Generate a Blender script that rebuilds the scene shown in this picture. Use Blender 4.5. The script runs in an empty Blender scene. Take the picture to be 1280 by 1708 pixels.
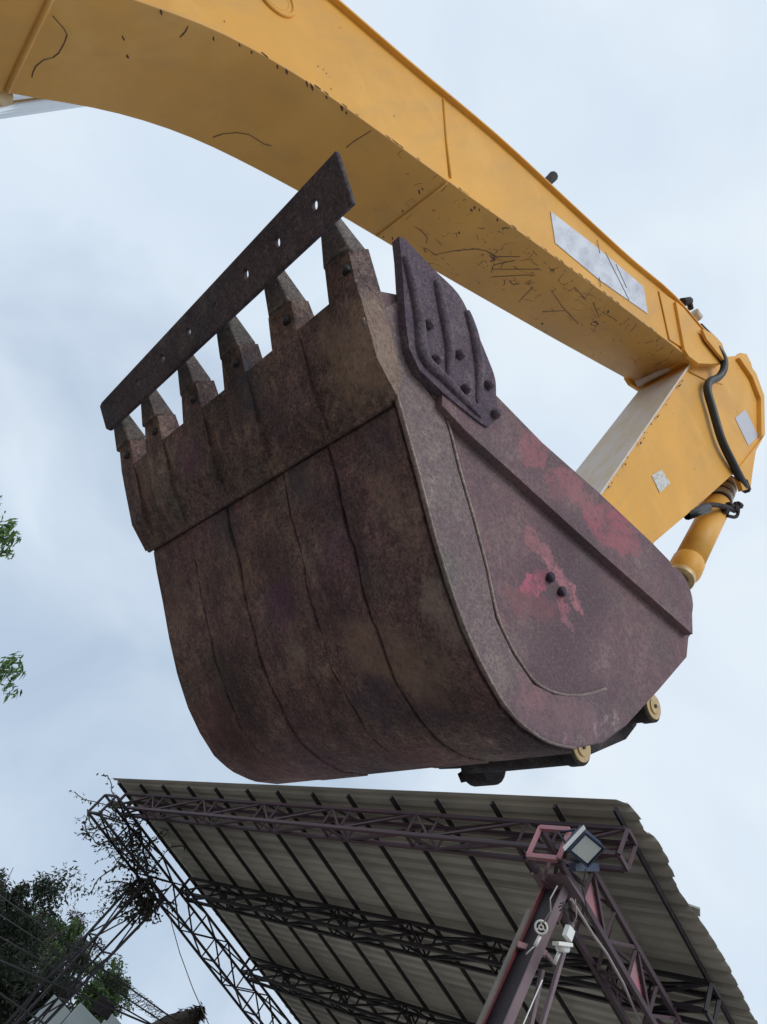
import bpy, bmesh, math, random
from mathutils import Vector, Matrix, noise
random.seed(7)
S = bpy.context.scene
COL = S.collection
EYE = 1.6                                   # height of the lens above the ground

# ------------------------------------------------------------------ camera
RT = Vector((0.53094272, -0.66391325, 0.52661088))
UP = Vector((-0.83622295, -0.30985075, 0.45246402))
FW = Vector((0.13722608, 0.68059658, 0.7196925))
cd = bpy.data.cameras.new('camera'); cam = bpy.data.objects.new('camera', cd); COL.objects.link(cam)
cd.sensor_fit = 'HORIZONTAL'; cd.sensor_width = 36; cd.lens = 36*1233/1280
cd.clip_start = .05; cd.clip_end = 3000
M = Matrix((RT, UP, -FW)).transposed().to_4x4(); M.translation = Vector((0, 0, EYE))
cam.matrix_world = M; S.camera = cam

# ------------------------------------------------------------------ sky, sun, exposure
SUN_EL, SUN_AZ = math.radians(38), math.radians(186)      # azimuth clockwise from +Y
w = bpy.data.worlds.new('World'); S.world = w; w.use_nodes = True
nt = w.node_tree; nt.nodes.clear()
def N(t, **k):
    n = nt.nodes.new(t)
    for a, b in k.items(): setattr(n, a, b)
    return n
out = N('ShaderNodeOutputWorld'); bg = N('ShaderNodeBackground'); bg.inputs[1].default_value = 0.1
sky = N('ShaderNodeTexSky', sky_type='NISHITA', sun_disc=False); sky.sun_elevation = SUN_EL; sky.sun_rotation = SUN_AZ
tc = N('ShaderNodeTexCoord')
n1 = N('ShaderNodeTexNoise'); n1.inputs['Scale'].default_value = 2.6; n1.inputs['Detail'].default_value = 6; n1.inputs['Roughness'].default_value = .5; n1.inputs['Distortion'].default_value = .35
mp = N('ShaderNodeMapping'); mp.inputs['Location'].default_value = (3.1, 1.2, .4); mp.inputs['Scale'].default_value = (1, 1, 1.5)
cr = N('ShaderNodeValToRGB')
cr.color_ramp.elements[0].position = .28; cr.color_ramp.elements[0].color = (6.9, 8.0, 9.25, 1)
cr.color_ramp.elements[1].position = .66; cr.color_ramp.elements[1].color = (8.4, 9.3, 10.1, 1)
e_ = cr.color_ramp.elements.new(.44); e_.color = (7.4, 8.5, 9.7, 1)
mx = N('ShaderNodeMix', data_type='RGBA'); mx.inputs[0].default_value = .93
L = nt.links.new
L(tc.outputs['Generated'], mp.inputs[0]); L(mp.outputs[0], n1.inputs['Vector']); L(n1.outputs[0], cr.inputs[0])
# one soft grey-blue cloud bank low on the left
dp = N('ShaderNodeVectorMath', operation='DOT_PRODUCT'); dp.inputs[1].default_value = (0.156, 0.917, 0.368)
n2_ = N('ShaderNodeTexNoise'); n2_.inputs['Scale'].default_value = 4.2; n2_.inputs['Detail'].default_value = 7; n2_.inputs['Distortion'].default_value = .5
ad = N('ShaderNodeMath', operation='MULTIPLY_ADD'); ad.inputs[1].default_value = .55
c2_ = N('ShaderNodeValToRGB'); c2_.color_ramp.elements[0].position = 0; c2_.color_ramp.elements[0].color = (0, 0, 0, 1); c2_.color_ramp.elements[1].position = 1; c2_.color_ramp.elements[1].color = (1, 1, 1, 1)
mr = N('ShaderNodeMapRange'); mr.inputs[1].default_value = 1.10; mr.inputs[2].default_value = 1.38
mc = N('ShaderNodeMix', data_type='RGBA'); mc.inputs[7].default_value = (4.6, 5.75, 7.3, 1)
L(tc.outputs['Generated'], dp.inputs[0]); L(tc.outputs['Generated'], n2_.inputs['Vector']); L(n2_.outputs[0], ad.inputs[0]); L(dp.outputs['Value'], ad.inputs[2])
L(ad.outputs[0], mr.inputs[0]); L(mr.outputs[0], mc.inputs[0]); L(cr.outputs[0], mc.inputs[6])
L(sky.outputs[0], mx.inputs[6]); L(mc.outputs[2], mx.inputs[7]); L(mx.outputs[2], bg.inputs[0]); L(bg.outputs[0], out.inputs[0])
sd = bpy.data.lights.new('sun', 'SUN'); sd.energy = 1.15; sd.angle = math.radians(25); sd.color = (1, .96, .9)
so = bpy.data.objects.new('sun', sd); COL.objects.link(so)
sv = Vector((math.sin(SUN_AZ)*math.cos(SUN_EL), math.cos(SUN_AZ)*math.cos(SUN_EL), math.sin(SUN_EL)))
so.rotation_euler = sv.to_track_quat('Z', 'Y').to_euler(); so.location = sv*60
S.render.engine = 'CYCLES'
S.view_settings.view_transform = 'Standard'; S.view_settings.look = 'None'; S.view_settings.gamma = 1; S.view_settings.exposure = 0.0
S.view_settings.use_curve_mapping = False

# ------------------------------------------------------------------ geometry helpers
def ray(p):
    v = FW*1233 + RT*(p[0]-640) - UP*(p[1]-854); return v.normalized()
def at(px, py, y):
    """the point of the upright plane Y = y that lies in this direction"""
    r = ray((px, py)); r = r*(y/r.y); return Vector((r.x, y, r.z+EYE))
def xz(px, py, y=1.1):
    q = at(px, py, y); return (q.x, q.z)
def far(px, py, d):
    """the point at horizontal distance d in this direction"""
    r = ray((px, py)); return r*(d/math.hypot(r.x, r.y)) + Vector((0, 0, EYE))

def tag(o, label=None, cat=None, group=None, kind=None):
    if label: o['label'] = label
    if cat: o['category'] = cat
    if group: o['group'] = group
    if kind: o['kind'] = kind
    return o
def link(o, parent=None):
    COL.objects.link(o)
    if parent is not None:
        o.parent = parent
        if parent.parent is None and parent.type == 'EMPTY': o.matrix_parent_inverse = Matrix.Translation(-parent.location)
    return o
def empty(name, loc=(0, 0, 0), parent=None):
    o = bpy.data.objects.new(name, None); o.location = loc; o.empty_display_size = .2; return link(o, parent)

class MB:
    def __init__(s): s.v = []; s.f = []; s.sm = []
    def add(s, vs, fs, smooth=False):
        b = len(s.v); s.v += [tuple(v) for v in vs]; s.f += [tuple(i+b for i in f) for f in fs]; s.sm += [smooth]*len(fs); return s
    def prism(s, poly, y0, y1):
        """poly of (x, z) pushed from y0 to y1"""
        n = len(poly); vs = [(x, y0, z) for x, z in poly]+[(x, y1, z) for x, z in poly]
        fs = [tuple(range(n)), tuple(range(2*n-1, n-1, -1))]+[(i, i+n, (i+1) % n+n, (i+1) % n) for i in range(n)]
        return s.add(vs, fs)
    def ribbon(s, path, y0, y1, t):
        """sheet following an (x, z) path with thickness t to its left"""
        m = len(path); off = []
        for i in range(m):
            a = Vector(path[max(i-1, 0)]); b = Vector(path[min(i+1, m-1)]); d = (b-a).normalized(); off.append((path[i][0]-d.y*t, path[i][1]+d.x*t))
        vs = []
        for p, q in zip(path, off): vs += [(p[0], y0, p[1]), (p[0], y1, p[1]), (q[0], y1, q[1]), (q[0], y0, q[1])]
        fs = [(0, 1, 2, 3), (4*m-1, 4*m-2, 4*m-3, 4*m-4)]
        for i in range(m-1):
            for k in range(4): fs.append((4*i+k, 4*i+4+k, 4*i+4+(k+1) % 4, 4*i+(k+1) % 4))
        return s.add(vs, fs)
    def tube(s, pts, r, n=8, cap=True):
        pts = [Vector(p) for p in pts]; rs = r if isinstance(r, (list, tuple)) else [r]*len(pts); vs = []; up = None
        for i, p in enumerate(pts):
            d = (pts[min(i+1, len(pts)-1)]-pts[max(i-1, 0)]).normalized()
            if up is None: up = d.orthogonal().normalized()
            up = (up-d*up.dot(d)).normalized(); q = d.cross(up)
            for k in range(n):
                a = 2*math.pi*k/n; vs.append(p+(up*math.cos(a)+q*math.sin(a))*rs[i])
        fs = [(i*n+k, i*n+(k+1) % n, (i+1)*n+(k+1) % n, (i+1)*n+k) for i in range(len(pts)-1) for k in range(n)]
        s.add(vs, fs, True)
        if cap:
            b = len(s.v)-len(vs); s.f += [tuple(b+k for k in range(n-1, -1, -1)), tuple(b+len(vs)-n+k for k in range(n))]; s.sm += [False]*2
        return s
    def bar(s, p, q, w, h=None, up=None):
        p = Vector(p); q = Vector(q); h = h or w; d = (q-p).normalized()
        u = Vector(up) if up is not None else Vector((0, 0, 1))
        if abs(d.dot(u)) > .98: u = Vector((0, 1, 0)) if up is None else d.orthogonal()
        a = d.cross(u).normalized(); c = a.cross(d)
        vs = [o+a*(sx*w/2)+c*(sz*h/2) for o in (p, q) for sx, sz in ((-1, -1), (1, -1), (1, 1), (-1, 1))]
        return s.add(vs, [(3, 2, 1, 0), (4, 5, 6, 7), (0, 1, 5, 4), (1, 2, 6, 5), (2, 3, 7, 6), (3, 0, 4, 7)])
    def hull8(s, vs):   # four near corners then four far corners
        return s.add(vs, [(0, 1, 2, 3), (7, 6, 5, 4), (0, 4, 5, 1), (1, 5, 6, 2), (2, 6, 7, 3), (3, 7, 4, 0)])
    def build(s, name, mat, parent=None, bevel=0, kind=None, label=None, seg=2):
        me = bpy.data.meshes.new(name); me.from_pydata(s.v, [], s.f); me.polygons.foreach_set('use_smooth', s.sm); me.update()
        bm = bmesh.new(); bm.from_mesh(me)
        big = [f for f in bm.faces if len(f.verts) > 4]
        if big: bmesh.ops.triangulate(bm, faces=big, ngon_method='EAR_CLIP')
        bmesh.ops.recalc_face_normals(bm, faces=bm.faces); bm.to_mesh(me); bm.free()
        me.materials.append(mat); o = bpy.data.objects.new(name, me); link(o, parent)
        if bevel:
            m = o.modifiers.new('bevel', 'BEVEL'); m.width = bevel; m.segments = seg; m.limit_method = 'ANGLE'; m.angle_limit = math.radians(35)
        return tag(o, label, kind=kind)

# ------------------------------------------------------------------ materials
class NT:
    """small wrapper for building node trees"""
    def __init__(s, name, rough=.6, metal=0.):
        s.m = bpy.data.materials.new(name); s.m.use_nodes = True; s.t = s.m.node_tree; s.b = s.t.nodes['Principled BSDF']
        s.b.inputs['Roughness'].default_value = rough; s.b.inputs['Metallic'].default_value = metal
        s.co = s.t.nodes.new('ShaderNodeTexCoord').outputs['Object']
    def n(s, t, **k):
        x = s.t.nodes.new(t)
        for a, b in k.items(): setattr(x, a, b)
        return x
    def l(s, a, b): s.t.links.new(a, b)
    def noise(s, sc, det=4, rough=.55, vec=None, scale3=None, dist=0):
        x = s.n('ShaderNodeTexNoise'); x.inputs['Scale'].default_value = sc; x.inputs['Detail'].default_value = det; x.inputs['Roughness'].default_value = rough; x.inputs['Distortion'].default_value = dist
        v = vec or s.co
        if scale3:
            m = s.n('ShaderNodeMapping'); m.inputs['Scale'].default_value = scale3[0]; m.inputs['Rotation'].default_value = scale3[1]; s.l(v, m.inputs[0]); v = m.outputs[0]
        s.l(v, x.inputs['Vector']); return x.outputs[0]
    def ramp(s, fac, stops):
        r = s.n('ShaderNodeValToRGB'); e = r.color_ramp.elements
        while len(e) < len(stops): e.new(.5)
        for i, (p, c) in enumerate(stops):
            e[i].position = p; e[i].color = (c, c, c, 1) if not isinstance(c, tuple) else (*c, 1)
        s.l(fac, r.inputs[0]); return r.outputs[0]
    def mix(s, fac, a, b, mode='MIX'):
        x = s.n('ShaderNodeMix', data_type='RGBA', blend_type=mode)
        for i, v in ((0, fac), (6, a), (7, b)):
            if hasattr(v, 'links'): s.l(v, x.inputs[i])
            else: x.inputs[i].default_value = v if i == 0 else (*v, 1)
        return x.outputs[2]
    def math(s, op, a, b=0., clamp=False):
        x = s.n('ShaderNodeMath', operation=op, use_clamp=clamp)
        for i, v in ((0, a), (1, b)):
            if hasattr(v, 'links'): s.l(v, x.inputs[i])
            else: x.inputs[i].default_value = v
        return x.outputs[0]
    def bump(s, h, st=.3, d=.01):
        x = s.n('ShaderNodeBump'); x.inputs['Strength'].default_value = st; x.inputs['Distance'].default_value = d; s.l(h, x.inputs['Height']); s.l(x.outputs[0], s.b.inputs['Normal'])
    def col(s, c):
        if hasattr(c, 'links'): s.l(c, s.b.inputs['Base Color'])
        else: s.b.inputs['Base Color'].default_value = (*c, 1)
        return s.m
    def ellipse(s, c, a, b, wob):
        """mask that is 1 inside the ellipse with centre c and half axes a, b (all in x, z), edge ragged by wob (a vector output)"""
        a = Vector((a[0]-c[0], 0, a[1]-c[1])); b = Vector((b[0]-c[0], 0, b[1]-c[1]))
        det = a.x*b.z-a.z*b.x; da = Vector((b.z, 0, -b.x))/det; db = Vector((-a.z, 0, a.x))/det
        sub = s.n('ShaderNodeVectorMath', operation='SUBTRACT'); s.l(wob, sub.inputs[0]); sub.inputs[1].default_value = (c[0], 0, c[1])
        r = []
        for d in (da, db):
            x = s.n('ShaderNodeVectorMath', operation='DOT_PRODUCT'); s.l(sub.outputs[0], x.inputs[0]); x.inputs[1].default_value = d; r.append(s.math('MULTIPLY', x.outputs['Value'], x.outputs['Value']))
        q = s.math('ADD', r[0], r[1]); return s.math('SUBTRACT', 1.25, q, True)

def plain(name, c, rough=.6, metal=0., var=.15, sc=12):
    k = NT(name, rough, metal); f = k.noise(sc, 5)
    return k.col(k.mix(f, tuple(x*(1-var) for x in c), tuple(min(1, x*(1+var)) for x in c)))

def yellow_paint(name, under=False, base=(.82, .41, .060)):
    k = NT(name, .5); k.b.inputs['Specular IOR Level'].default_value = .25
    big = k.noise(1.6, 5, .6); c = k.mix(k.ramp(big, [(.35, 0.), (.7, 1.)]), base, (base[0]*.82, base[1]*.82, base[2]*.95))
    dust = k.noise(5, 7, .65, dist=.6); c = k.mix(k.ramp(dust, [(.5, 0.), (.8, .28)]), c, (.56, .34, .16))
    streak = k.noise(9, 5, .6, scale3=((1, 1, .16), (0, .5, 0))); c = k.mix(k.ramp(streak, [(.50, 0.), (.72, .38)]), c, (.50, .30, .12))
    c = k.mix(k.ramp(k.noise(2.6, 5, .6, dist=.5), [(.52, 0.), (.68, .5)]), c, (min(1, base[0]*1.05), base[1]*1.15, base[2]*1.6))
    # small chips down to the dark primer, only in scattered areas
    area = k.ramp(k.noise(2.3, 2), [(.52, 0.), (.6, 1.)]); chip = k.ramp(k.noise(46, 3, .6), [(.70, 0.), (.72, 1.)])
    m = k.math('MULTIPLY', area, chip)
    if under:
        # scratches: thin contour lines of stretched noise, broken up
        for rot, sc, thr in (((0, .9, 0), 5.5, .010), ((0, -.3, .8), 7, .008), ((.4, .3, -.5), 6, .009)):
            nz = k.noise(sc, 2, .4, scale3=((.35, 1.2, .8), rot)); d = k.math('ABSOLUTE', k.math('SUBTRACT', nz, .5)); ln = k.math('LESS_THAN', d, thr*.5)
            br = k.ramp(k.noise(7, 3, .7, scale3=((1, 1, 1), rot)), [(.56, 0.), (.60, 1.)])
            m = k.math('MAXIMUM', m, k.math('MULTIPLY', ln, br))
        # the far half of the boom belly is rubbed more
        sep = k.n('ShaderNodeSeparateXYZ'); k.l(k.co, sep.inputs[0]); lim = k.math('MULTIPLY', k.math('ADD', sep.outputs[0], .75), 2.5, True)
        m = k.math('MULTIPLY', m, lim)
        sc2 = k.math('MULTIPLY', k.ramp(k.noise(30, 4, .7, scale3=((.5, 1.6, .9), (0, .6, .5))), [(.66, 0.), (.69, 1.)]), lim); m = k.math('MAXIMUM', m, k.math('MULTIPLY', sc2, .6))
    c = k.mix(k.math('MULTIPLY', m, .85), c, (.07, .04, .035))
    k.l(k.ramp(dust, [(.3, .42), (.8, .62)]), k.b.inputs['Roughness'])
    k.bump(k.math('ADD', k.noise(4, 3), k.math('MULTIPLY', k.noise(140, 2), .08)), .11, .012)
    return k.col(c)

def rust(name, ca, cb, cc, dark=(.035, .028, .033), patches=None, bumps=.5, blobs=None, streaks=False):
    k = NT(name, .85); k.b.inputs['Specular IOR Level'].default_value = .12
    big = k.noise(3.2, 6, .6, dist=.4)
    c = k.mix(k.ramp(big, [(.36, 0.), (.62, 1.)]), ca, cb)
    n2 = k.noise(7.5, 7, .65, scale3=((1, 1, .55), (0, .3, 0))); c = k.mix(k.ramp(n2, [(.52, 0.), (.68, .8)]), c, cc)
    tl = k.noise(2.9, 5, .6, scale3=((1, 1.4, .8), (1, .3, 2))); c = k.mix(k.ramp(tl, [(.53, 0.), (.66, .55)]), c, (ca[0]*.55, ca[1]*1.05, ca[2]*.8))
    n3 = k.noise(2.1, 4, .5, scale3=((1.3, 1, 1), (.4, 0, 1))); c = k.mix(k.ramp(n3, [(.50, 0.), (.66, .75)]), c, dark)
    fine = k.noise(105, 4, .75); c = k.mix(k.ramp(fine, [(.38, .75), (.58, 0.)]), c, dark)
    speck = k.noise(150, 3, .7, scale3=((1, 1, .8), (2, 1, 0))); c = k.mix(k.ramp(speck, [(.50, 0.), (.72, .30)]), c, (cc[0]*1.6, cc[1]*1.55, cc[2]*1.55))
    if streaks:
        for sc_, th_, am in ((7, .50, .5), (19, .54, .35)):
            sn = k.noise(sc_, 5, .65, scale3=((.42, 1, .42), (0, 0, 0)), dist=.6); c = k.mix(k.ramp(sn, [(th_, 0.), (th_+.13, am)]), c, (dark[0]*1.2, dark[1]*1.1, dark[2]*1.2))
        sn = k.noise(17, 5, .65, scale3=((.5, 1, .5), (0, 0, .1)), dist=.6); c = k.mix(k.ramp(sn, [(.56, 0.), (.72, .4)]), c, (cc[0]*1.1, cc[1]*1.02, cc[2]))
    mot = k.noise(34, 5, .7); c = k.mix(k.ramp(mot, [(.40, .45), (.55, 0.)]), c, (dark[0]*1.3, dark[1]*1.3, dark[2]*1.3))
    # faint pale scuffs: broken contour lines of stretched noise
    for rot, sc_ in (((0, .7, 0), 5.), ((.3, -.5, .2), 8.)):
        nz = k.noise(sc_, 2, .4, scale3=((.4, 1.1, .9), rot)); ln = k.ramp(k.math('ABSOLUTE', k.math('SUBTRACT', nz, .5)), [(0., 1.), (.006, 0.)])
        br = k.ramp(k.noise(4.5, 4, .7, scale3=((1, 1, 1), (rot[2], 1, 0))), [(.58, 0.), (.66, .35)])
        c = k.mix(k.math('MULTIPLY', ln, br), c, (cc[0]*1.5, cc[1]*1.5, cc[2]*1.5))
    if blobs:
        nv = k.n('ShaderNodeTexNoise'); nv.inputs['Scale'].default_value = 9; nv.inputs['Detail'].default_value = 6; nv.inputs['Roughness'].default_value = .65; k.l(k.co, nv.inputs['Vector'])
        ma = k.n('ShaderNodeVectorMath', operation='MULTIPLY_ADD'); k.l(nv.outputs['Color'], ma.inputs[0]); ma.inputs[1].default_value = (.22, .22, .22)
        of = k.n('ShaderNodeVectorMath', operation='ADD'); k.l(k.co, of.inputs[0]); of.inputs[1].default_value = (-.11, -.11, -.11); k.l(of.outputs[0], ma.inputs[2])
        gr = k.ramp(k.noise(70, 4, .7), [(.35, .45), (.55, 1.)])
        for ce, rad, colr, st_b in blobs:
            ds = k.n('ShaderNodeVectorMath', operation='DISTANCE'); k.l(ma.outputs[0], ds.inputs[0]); ds.inputs[1].default_value = ce
            e = k.n('ShaderNodeMapRange'); k.l(ds.outputs['Value'], e.inputs[0]); e.inputs[1].default_value = rad*1.25; e.inputs[2].default_value = rad*.55; e.inputs[3].default_value = 0; e.inputs[4].default_value = st_b
            c = k.mix(k.math('MULTIPLY', e.outputs[0], gr), c, colr)
    if patches:
        nv = k.n('ShaderNodeTexNoise'); nv.inputs['Scale'].default_value = 20; nv.inputs['Detail'].default_value = 8; nv.inputs['Roughness'].default_value = .72; k.l(k.co, nv.inputs['Vector'])
        sc = k.n('ShaderNodeVectorMath', operation='MULTIPLY_ADD'); k.l(nv.outputs['Color'], sc.inputs[0]); sc.inputs[1].default_value = (.13, 0, .13); 
        ofs = k.n('ShaderNodeVectorMath', operation='ADD'); k.l(k.co, ofs.inputs[0]); ofs.inputs[1].default_value = (-.065, 0, -.065); k.l(ofs.outputs[0], sc.inputs[2])
        wear = k.math('MULTIPLY', k.ramp(k.noise(55, 6, .75), [(.40, .12), (.50, 1.)]), k.ramp(k.noise(11, 4, .6), [(.36, .35), (.52, 1.)]))
        for ce, a, b, colr, st in patches:
            e = k.ellipse(ce, a, b, sc.outputs[0]); e = k.ramp(e, [(.05, 0.), (.45, 1.)])
            c = k.mix(k.math('MULTIPLY', k.math('MULTIPLY', e, wear), st), c, colr)
    h = k.math('ADD', k.math('MULTIPLY', k.noise(60, 6, .7), .5), k.math('ADD', k.noise(9, 4), k.math('MULTIPLY', k.noise(240, 2), .18)))
    k.bump(h, bumps, .012)
    k.l(k.ramp(n2, [(.3, .82), (.7, .62)]), k.b.inputs['Roughness'])
    return k.col(c)

Mt = {}
Mt['yellow'] = yellow_paint('yellow_paint')
Mt['belly'] = yellow_paint('yellow_paint_belly', True, (.76, .40, .095))
Mt['worn'] = (lambda k: (k.bump(k.noise(60, 5), .4, .004), k.col(k.mix(k.ramp(k.noise(14, 7, .7, scale3=((1, 1, .3), (0, .3, 0))), [(.35, 0.), (.6, 1.)]), (.62, .49, .32), (.64, .58, .55))))[1])(NT('worn_paint', .6))
FL = dict(ca=(.235, .135, .155), cb=(.265, .17, .145), cc=(.40, .285, .235), dark=(.045, .033, .040), streaks=True)
FPR = [(-.245, 3.115), (.03, 3.02)]+[xz(x, y) for x, y in ((680, 720), (724, 885), (779, 1053), (843, 1176), (918, 1239), (961, 1248))]
def floor_hit(px, py):
    r = ray((px, py)); o = None
    for (x0, z0), (x1, z1) in zip(FPR, FPR[1:]):
        n = Vector((-(z1-z0), 0, x1-x0)); t = (Vector((x0, 0, z0-EYE)).dot(n))/r.dot(n); q = r*t; u = ((q.x-x0)*(x1-x0)+(q.z+EYE-z0)*(z1-z0))/n.length_squared
        if t > 0 and -.05 <= u <= 1.05 and .9 < q.y < 2.6: o = q+Vector((0, 0, EYE))
    return o
TAN = (.34, .235, .185); NAVY = (.055, .05, .085); PUR_ = (.16, .075, .16); PALE = (.46, .38, .34); DRK = (.045, .032, .03); MAR = (.21, .085, .095)
BL = []
for px, py, rad, colr, st_b in ((640, 1090, .10, TAN, .7), (700, 1120, .09, TAN, .6), (590, 1060, .06, TAN, .6), (740, 1000, .05, PALE, .7), (765, 1050, .05, PALE, .5), (640, 1165, .09, NAVY, .85), (720, 1185, .07, NAVY, .7),
        (640, 730, .09, NAVY, .6), (510, 800, .08, (.07, .08, .10), .7), (380, 880, .08, (.06, .075, .09), .6), (470, 1010, .07, PUR_, .7), (300, 1000, .1, (.22, .15, .11), .5), (400, 970, .05, TAN, .5), (500, 1090, .05, PALE, .55), (645, 820, .06, TAN, .45),
        (560, 920, .07, PUR_, .5), (400, 1240, .12, DRK, .5), (520, 1250, .12, (.13, .07, .10), .6), (620, 1250, .10, DRK, .4), (440, 820, .07, DRK, .4), (480, 1290, .16, MAR, .7), (700, 1260, .12, MAR, .6), (370, 1200, .12, MAR, .5), (700, 900, .05, TAN, .35)):
    q = floor_hit(px, py)
    if q is not None: BL.append((q, rad, colr, st_b*.72))
Mt['floor'] = rust('bucket_rust_floor', **FL, bumps=.9, blobs=BL)
Mt['lip'] = rust('bucket_rust_lip', (.22, .145, .155), (.29, .20, .165), (.44, .33, .26), bumps=.9, streaks=True, blobs=[(q_, rd_, c__, st__) for q_, rd_, c__, st__ in ((floor_hit(430, 640), .09, (.06, .065, .085), .75), (floor_hit(470, 700), .07, (.08, .06, .09), .5), (floor_hit(620, 590), .12, (.40, .29, .22), .6), (floor_hit(320, 760), .09, (.18, .08, .14), .6), (floor_hit(560, 560), .07, (.34, .25, .2), .5), (floor_hit(250, 800), .08, (.28, .19, .16), .5), (floor_hit(500, 640), .05, (.36, .25, .16), .5)) if q_ is not None])
Mt['tooth'] = rust('tooth_steel', (.15, .12, .115), (.20, .165, .14), (.34, .29, .25), dark=(.05, .042, .05), bumps=.7)
Mt['bar'] = rust('bar_steel', (.095, .08, .11), (.12, .095, .115), (.21, .18, .18), bumps=.35)
pk = (.37, .145, .165); pk2 = (.33, .16, .17)
def EL(c, a, b, colr=pk, st=.72): return (xz(*c), xz(*a), xz(*b), colr, st)
PT = [EL((876, 757), (886, 790), (853, 768)), EL((930, 815), (957, 838), (914, 832)), EL((890, 735), (905, 745), (880, 745), pk2, .7),
      EL((1008, 885), (1052, 922), (990, 910), (.39, .13, .16), .85), EL((965, 845), (990, 870), (955, 855), pk2, .7),
      EL((928, 952), (974, 1022), (920, 958), (.44, .19, .22), .85), EL((895, 973), (920, 966), (894, 995), (.48, .14, .2), .9),
      EL((893, 905), (915, 930), (884, 910), pk2, .8), EL((938, 1012), (944, 1036), (931, 1014), (.42, .15, .19), .75), EL((950, 1045), (958, 1056), (946, 1046), (.42, .2, .24), .5),
      EL((820, 1040), (835, 1110), (805, 1050), (.24, .13, .14), .35), EL((885, 1010), (930, 1030), (880, 1030), (.27, .12, .13), .5),
      EL((775, 840), (800, 880), (760, 850), (.3, .19, .18), .35), EL((920, 1180), (960, 1205), (900, 1195), (.27, .13, .15), .5)]
Mt['side'] = rust('bucket_side_plate', (.20, .122, .142), (.24, .155, .16), (.29, .21, .195), dark=(.11, .075, .09), patches=PT, bumps=.5)
Mt['heel'] = rust('bucket_heel_plate', (.225, .165, .17), (.26, .20, .19), (.34, .28, .25), dark=(.12, .085, .10), bumps=.6, patches=[EL((930, 1195), (1000, 1225), (905, 1225), (.25, .15, .17), .8), EL((880, 1150), (905, 1180), (865, 1160), (.30, .17, .18), .5)]+[EL(c_, (c_[0]+a_, c_[1]-b_), (c_[0]+2.5, c_[1]+1.2), (.5, .4, .42), .45) for c_, a_, b_ in (((937, 1228), 2, 9), ((1006, 1207), 3, 13), ((1020, 1196), 4, 9), ((990, 1220), 2, 10), ((962, 1236), 8, 1), ((1000, 1228), 7, 3))])
Mt['cutter'] = rust('side_cutter_steel', (.12, .085, .115), (.155, .115, .14), (.24, .19, .2), dark=(.05, .04, .06), bumps=.6)
Mt['worn_edge'] = rust('worn_edge_steel', (.36, .29, .26), (.45, .38, .34), (.55, .48, .43), dark=(.16, .12, .12), bumps=.5)
Mt['dark_metal'] = rust('dark_oily_metal', (.05, .045, .05), (.08, .06, .06), (.12, .10, .09), dark=(.02, .02, .025))
Mt['boss'] = plain('worn_yellow_boss', (.55, .40, .2), .45, .2, .35, 60)
Mt['chrome'] = plain('chrome_rod', (.75, .78, .82), .14, 1., .05)
Mt['rubber'] = plain('black_rubber', (.022, .024, .026), .5, 0, .3, 40)
Mt['decal'] = (lambda k: k.col(k.mix(k.ramp(k.noise(9, 6, .7, scale3=((1, 1, .5), (0, .7, 0))), [(.42, 0.), (.66, 1.)]), (.66, .70, .78), (.42, .42, .50))))(NT('faded_white_decal', .35))
Mt['sticker'] = (lambda k: k.col(k.mix(k.ramp(k.noise(75, 3, .6), [(.52, 0.), (.60, 1.)]), (.62, .62, .60), (.36, .33, .27))))(NT('worn_sticker', .5))
Mt['white_sticker'] = plain('white_sticker', (.52, .53, .6), .4, 0, .08)
Mt['sheet'] = (lambda k: (k.bump(k.noise(40, 4), .15, .004), k.col(k.mix(k.ramp(k.noise(1.1, 6, .65, scale3=((1, .35, 1), (0, 0, 0))), [(.35, 0.), (.68, 1.)]), (.40, .385, .345), (.60, .575, .50))))[1])(NT('galvanised_sheet', .55, .1))
_k = Mt['sheet'].node_tree; _b = _k.nodes['Principled BSDF']; _src = _b.inputs['Base Color'].links[0].from_socket
_oi = _k.nodes.new('ShaderNodeObjectInfo'); _mr = _k.nodes.new('ShaderNodeMapRange'); _mr.inputs[3].default_value = .78; _mr.inputs[4].default_value = 1.12
_hs = _k.nodes.new('ShaderNodeHueSaturation'); _k.links.new(_oi.outputs['Random'], _mr.inputs[0]); _k.links.new(_mr.outputs[0], _hs.inputs['Value']); _k.links.new(_src, _hs.inputs['Color']); _k.links.new(_hs.outputs[0], _b.inputs['Base Color'])
def steel(name, a, b):
    k = NT(name, .6); k.bump(k.noise(60, 4), .2, .003); return k.col(k.mix(k.ramp(k.noise(2.5, 6, .7), [(.42, 0.), (.6, 1.)]), a, b))
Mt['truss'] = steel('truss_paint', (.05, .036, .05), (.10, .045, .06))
Mt['truss_shaded'] = steel('truss_paint_shaded', (.013, .012, .018), (.026, .017, .023))  # same truss paint taken near black, backlit shade put into the colour
Mt['pink'] = steel('truss_primer_pink', (.42, .16, .2), (.33, .20, .22))
Mt['post'] = steel('post_paint', (.15, .11, .13), (.20, .14, .155))
Mt['post_red'] = steel('post_primer_red', (.30, .06, .08), (.22, .08, .09))
Mt['strut_grey'] = steel('strut_grey', (.14, .13, .12), (.19, .15, .14))
Mt['white'] = plain('white_plastic', (.78, .78, .76), .4, 0, .05)
Mt['glass_pale'] = plain('lamp_reflector', (.60, .65, .66), .2, 0, .12, 30)
Mt['navy'] = plain('lamp_housing', (.02, .035, .075), .4, 0, .2)
Mt['wall'] = (lambda k: (k.bump(k.noise(3, 3), .1, .01), k.col(k.mix(k.noise(1.2, 5), (.50, .58, .60), (.62, .70, .72))))[1])(NT('white_wall_panel', .5))
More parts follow.
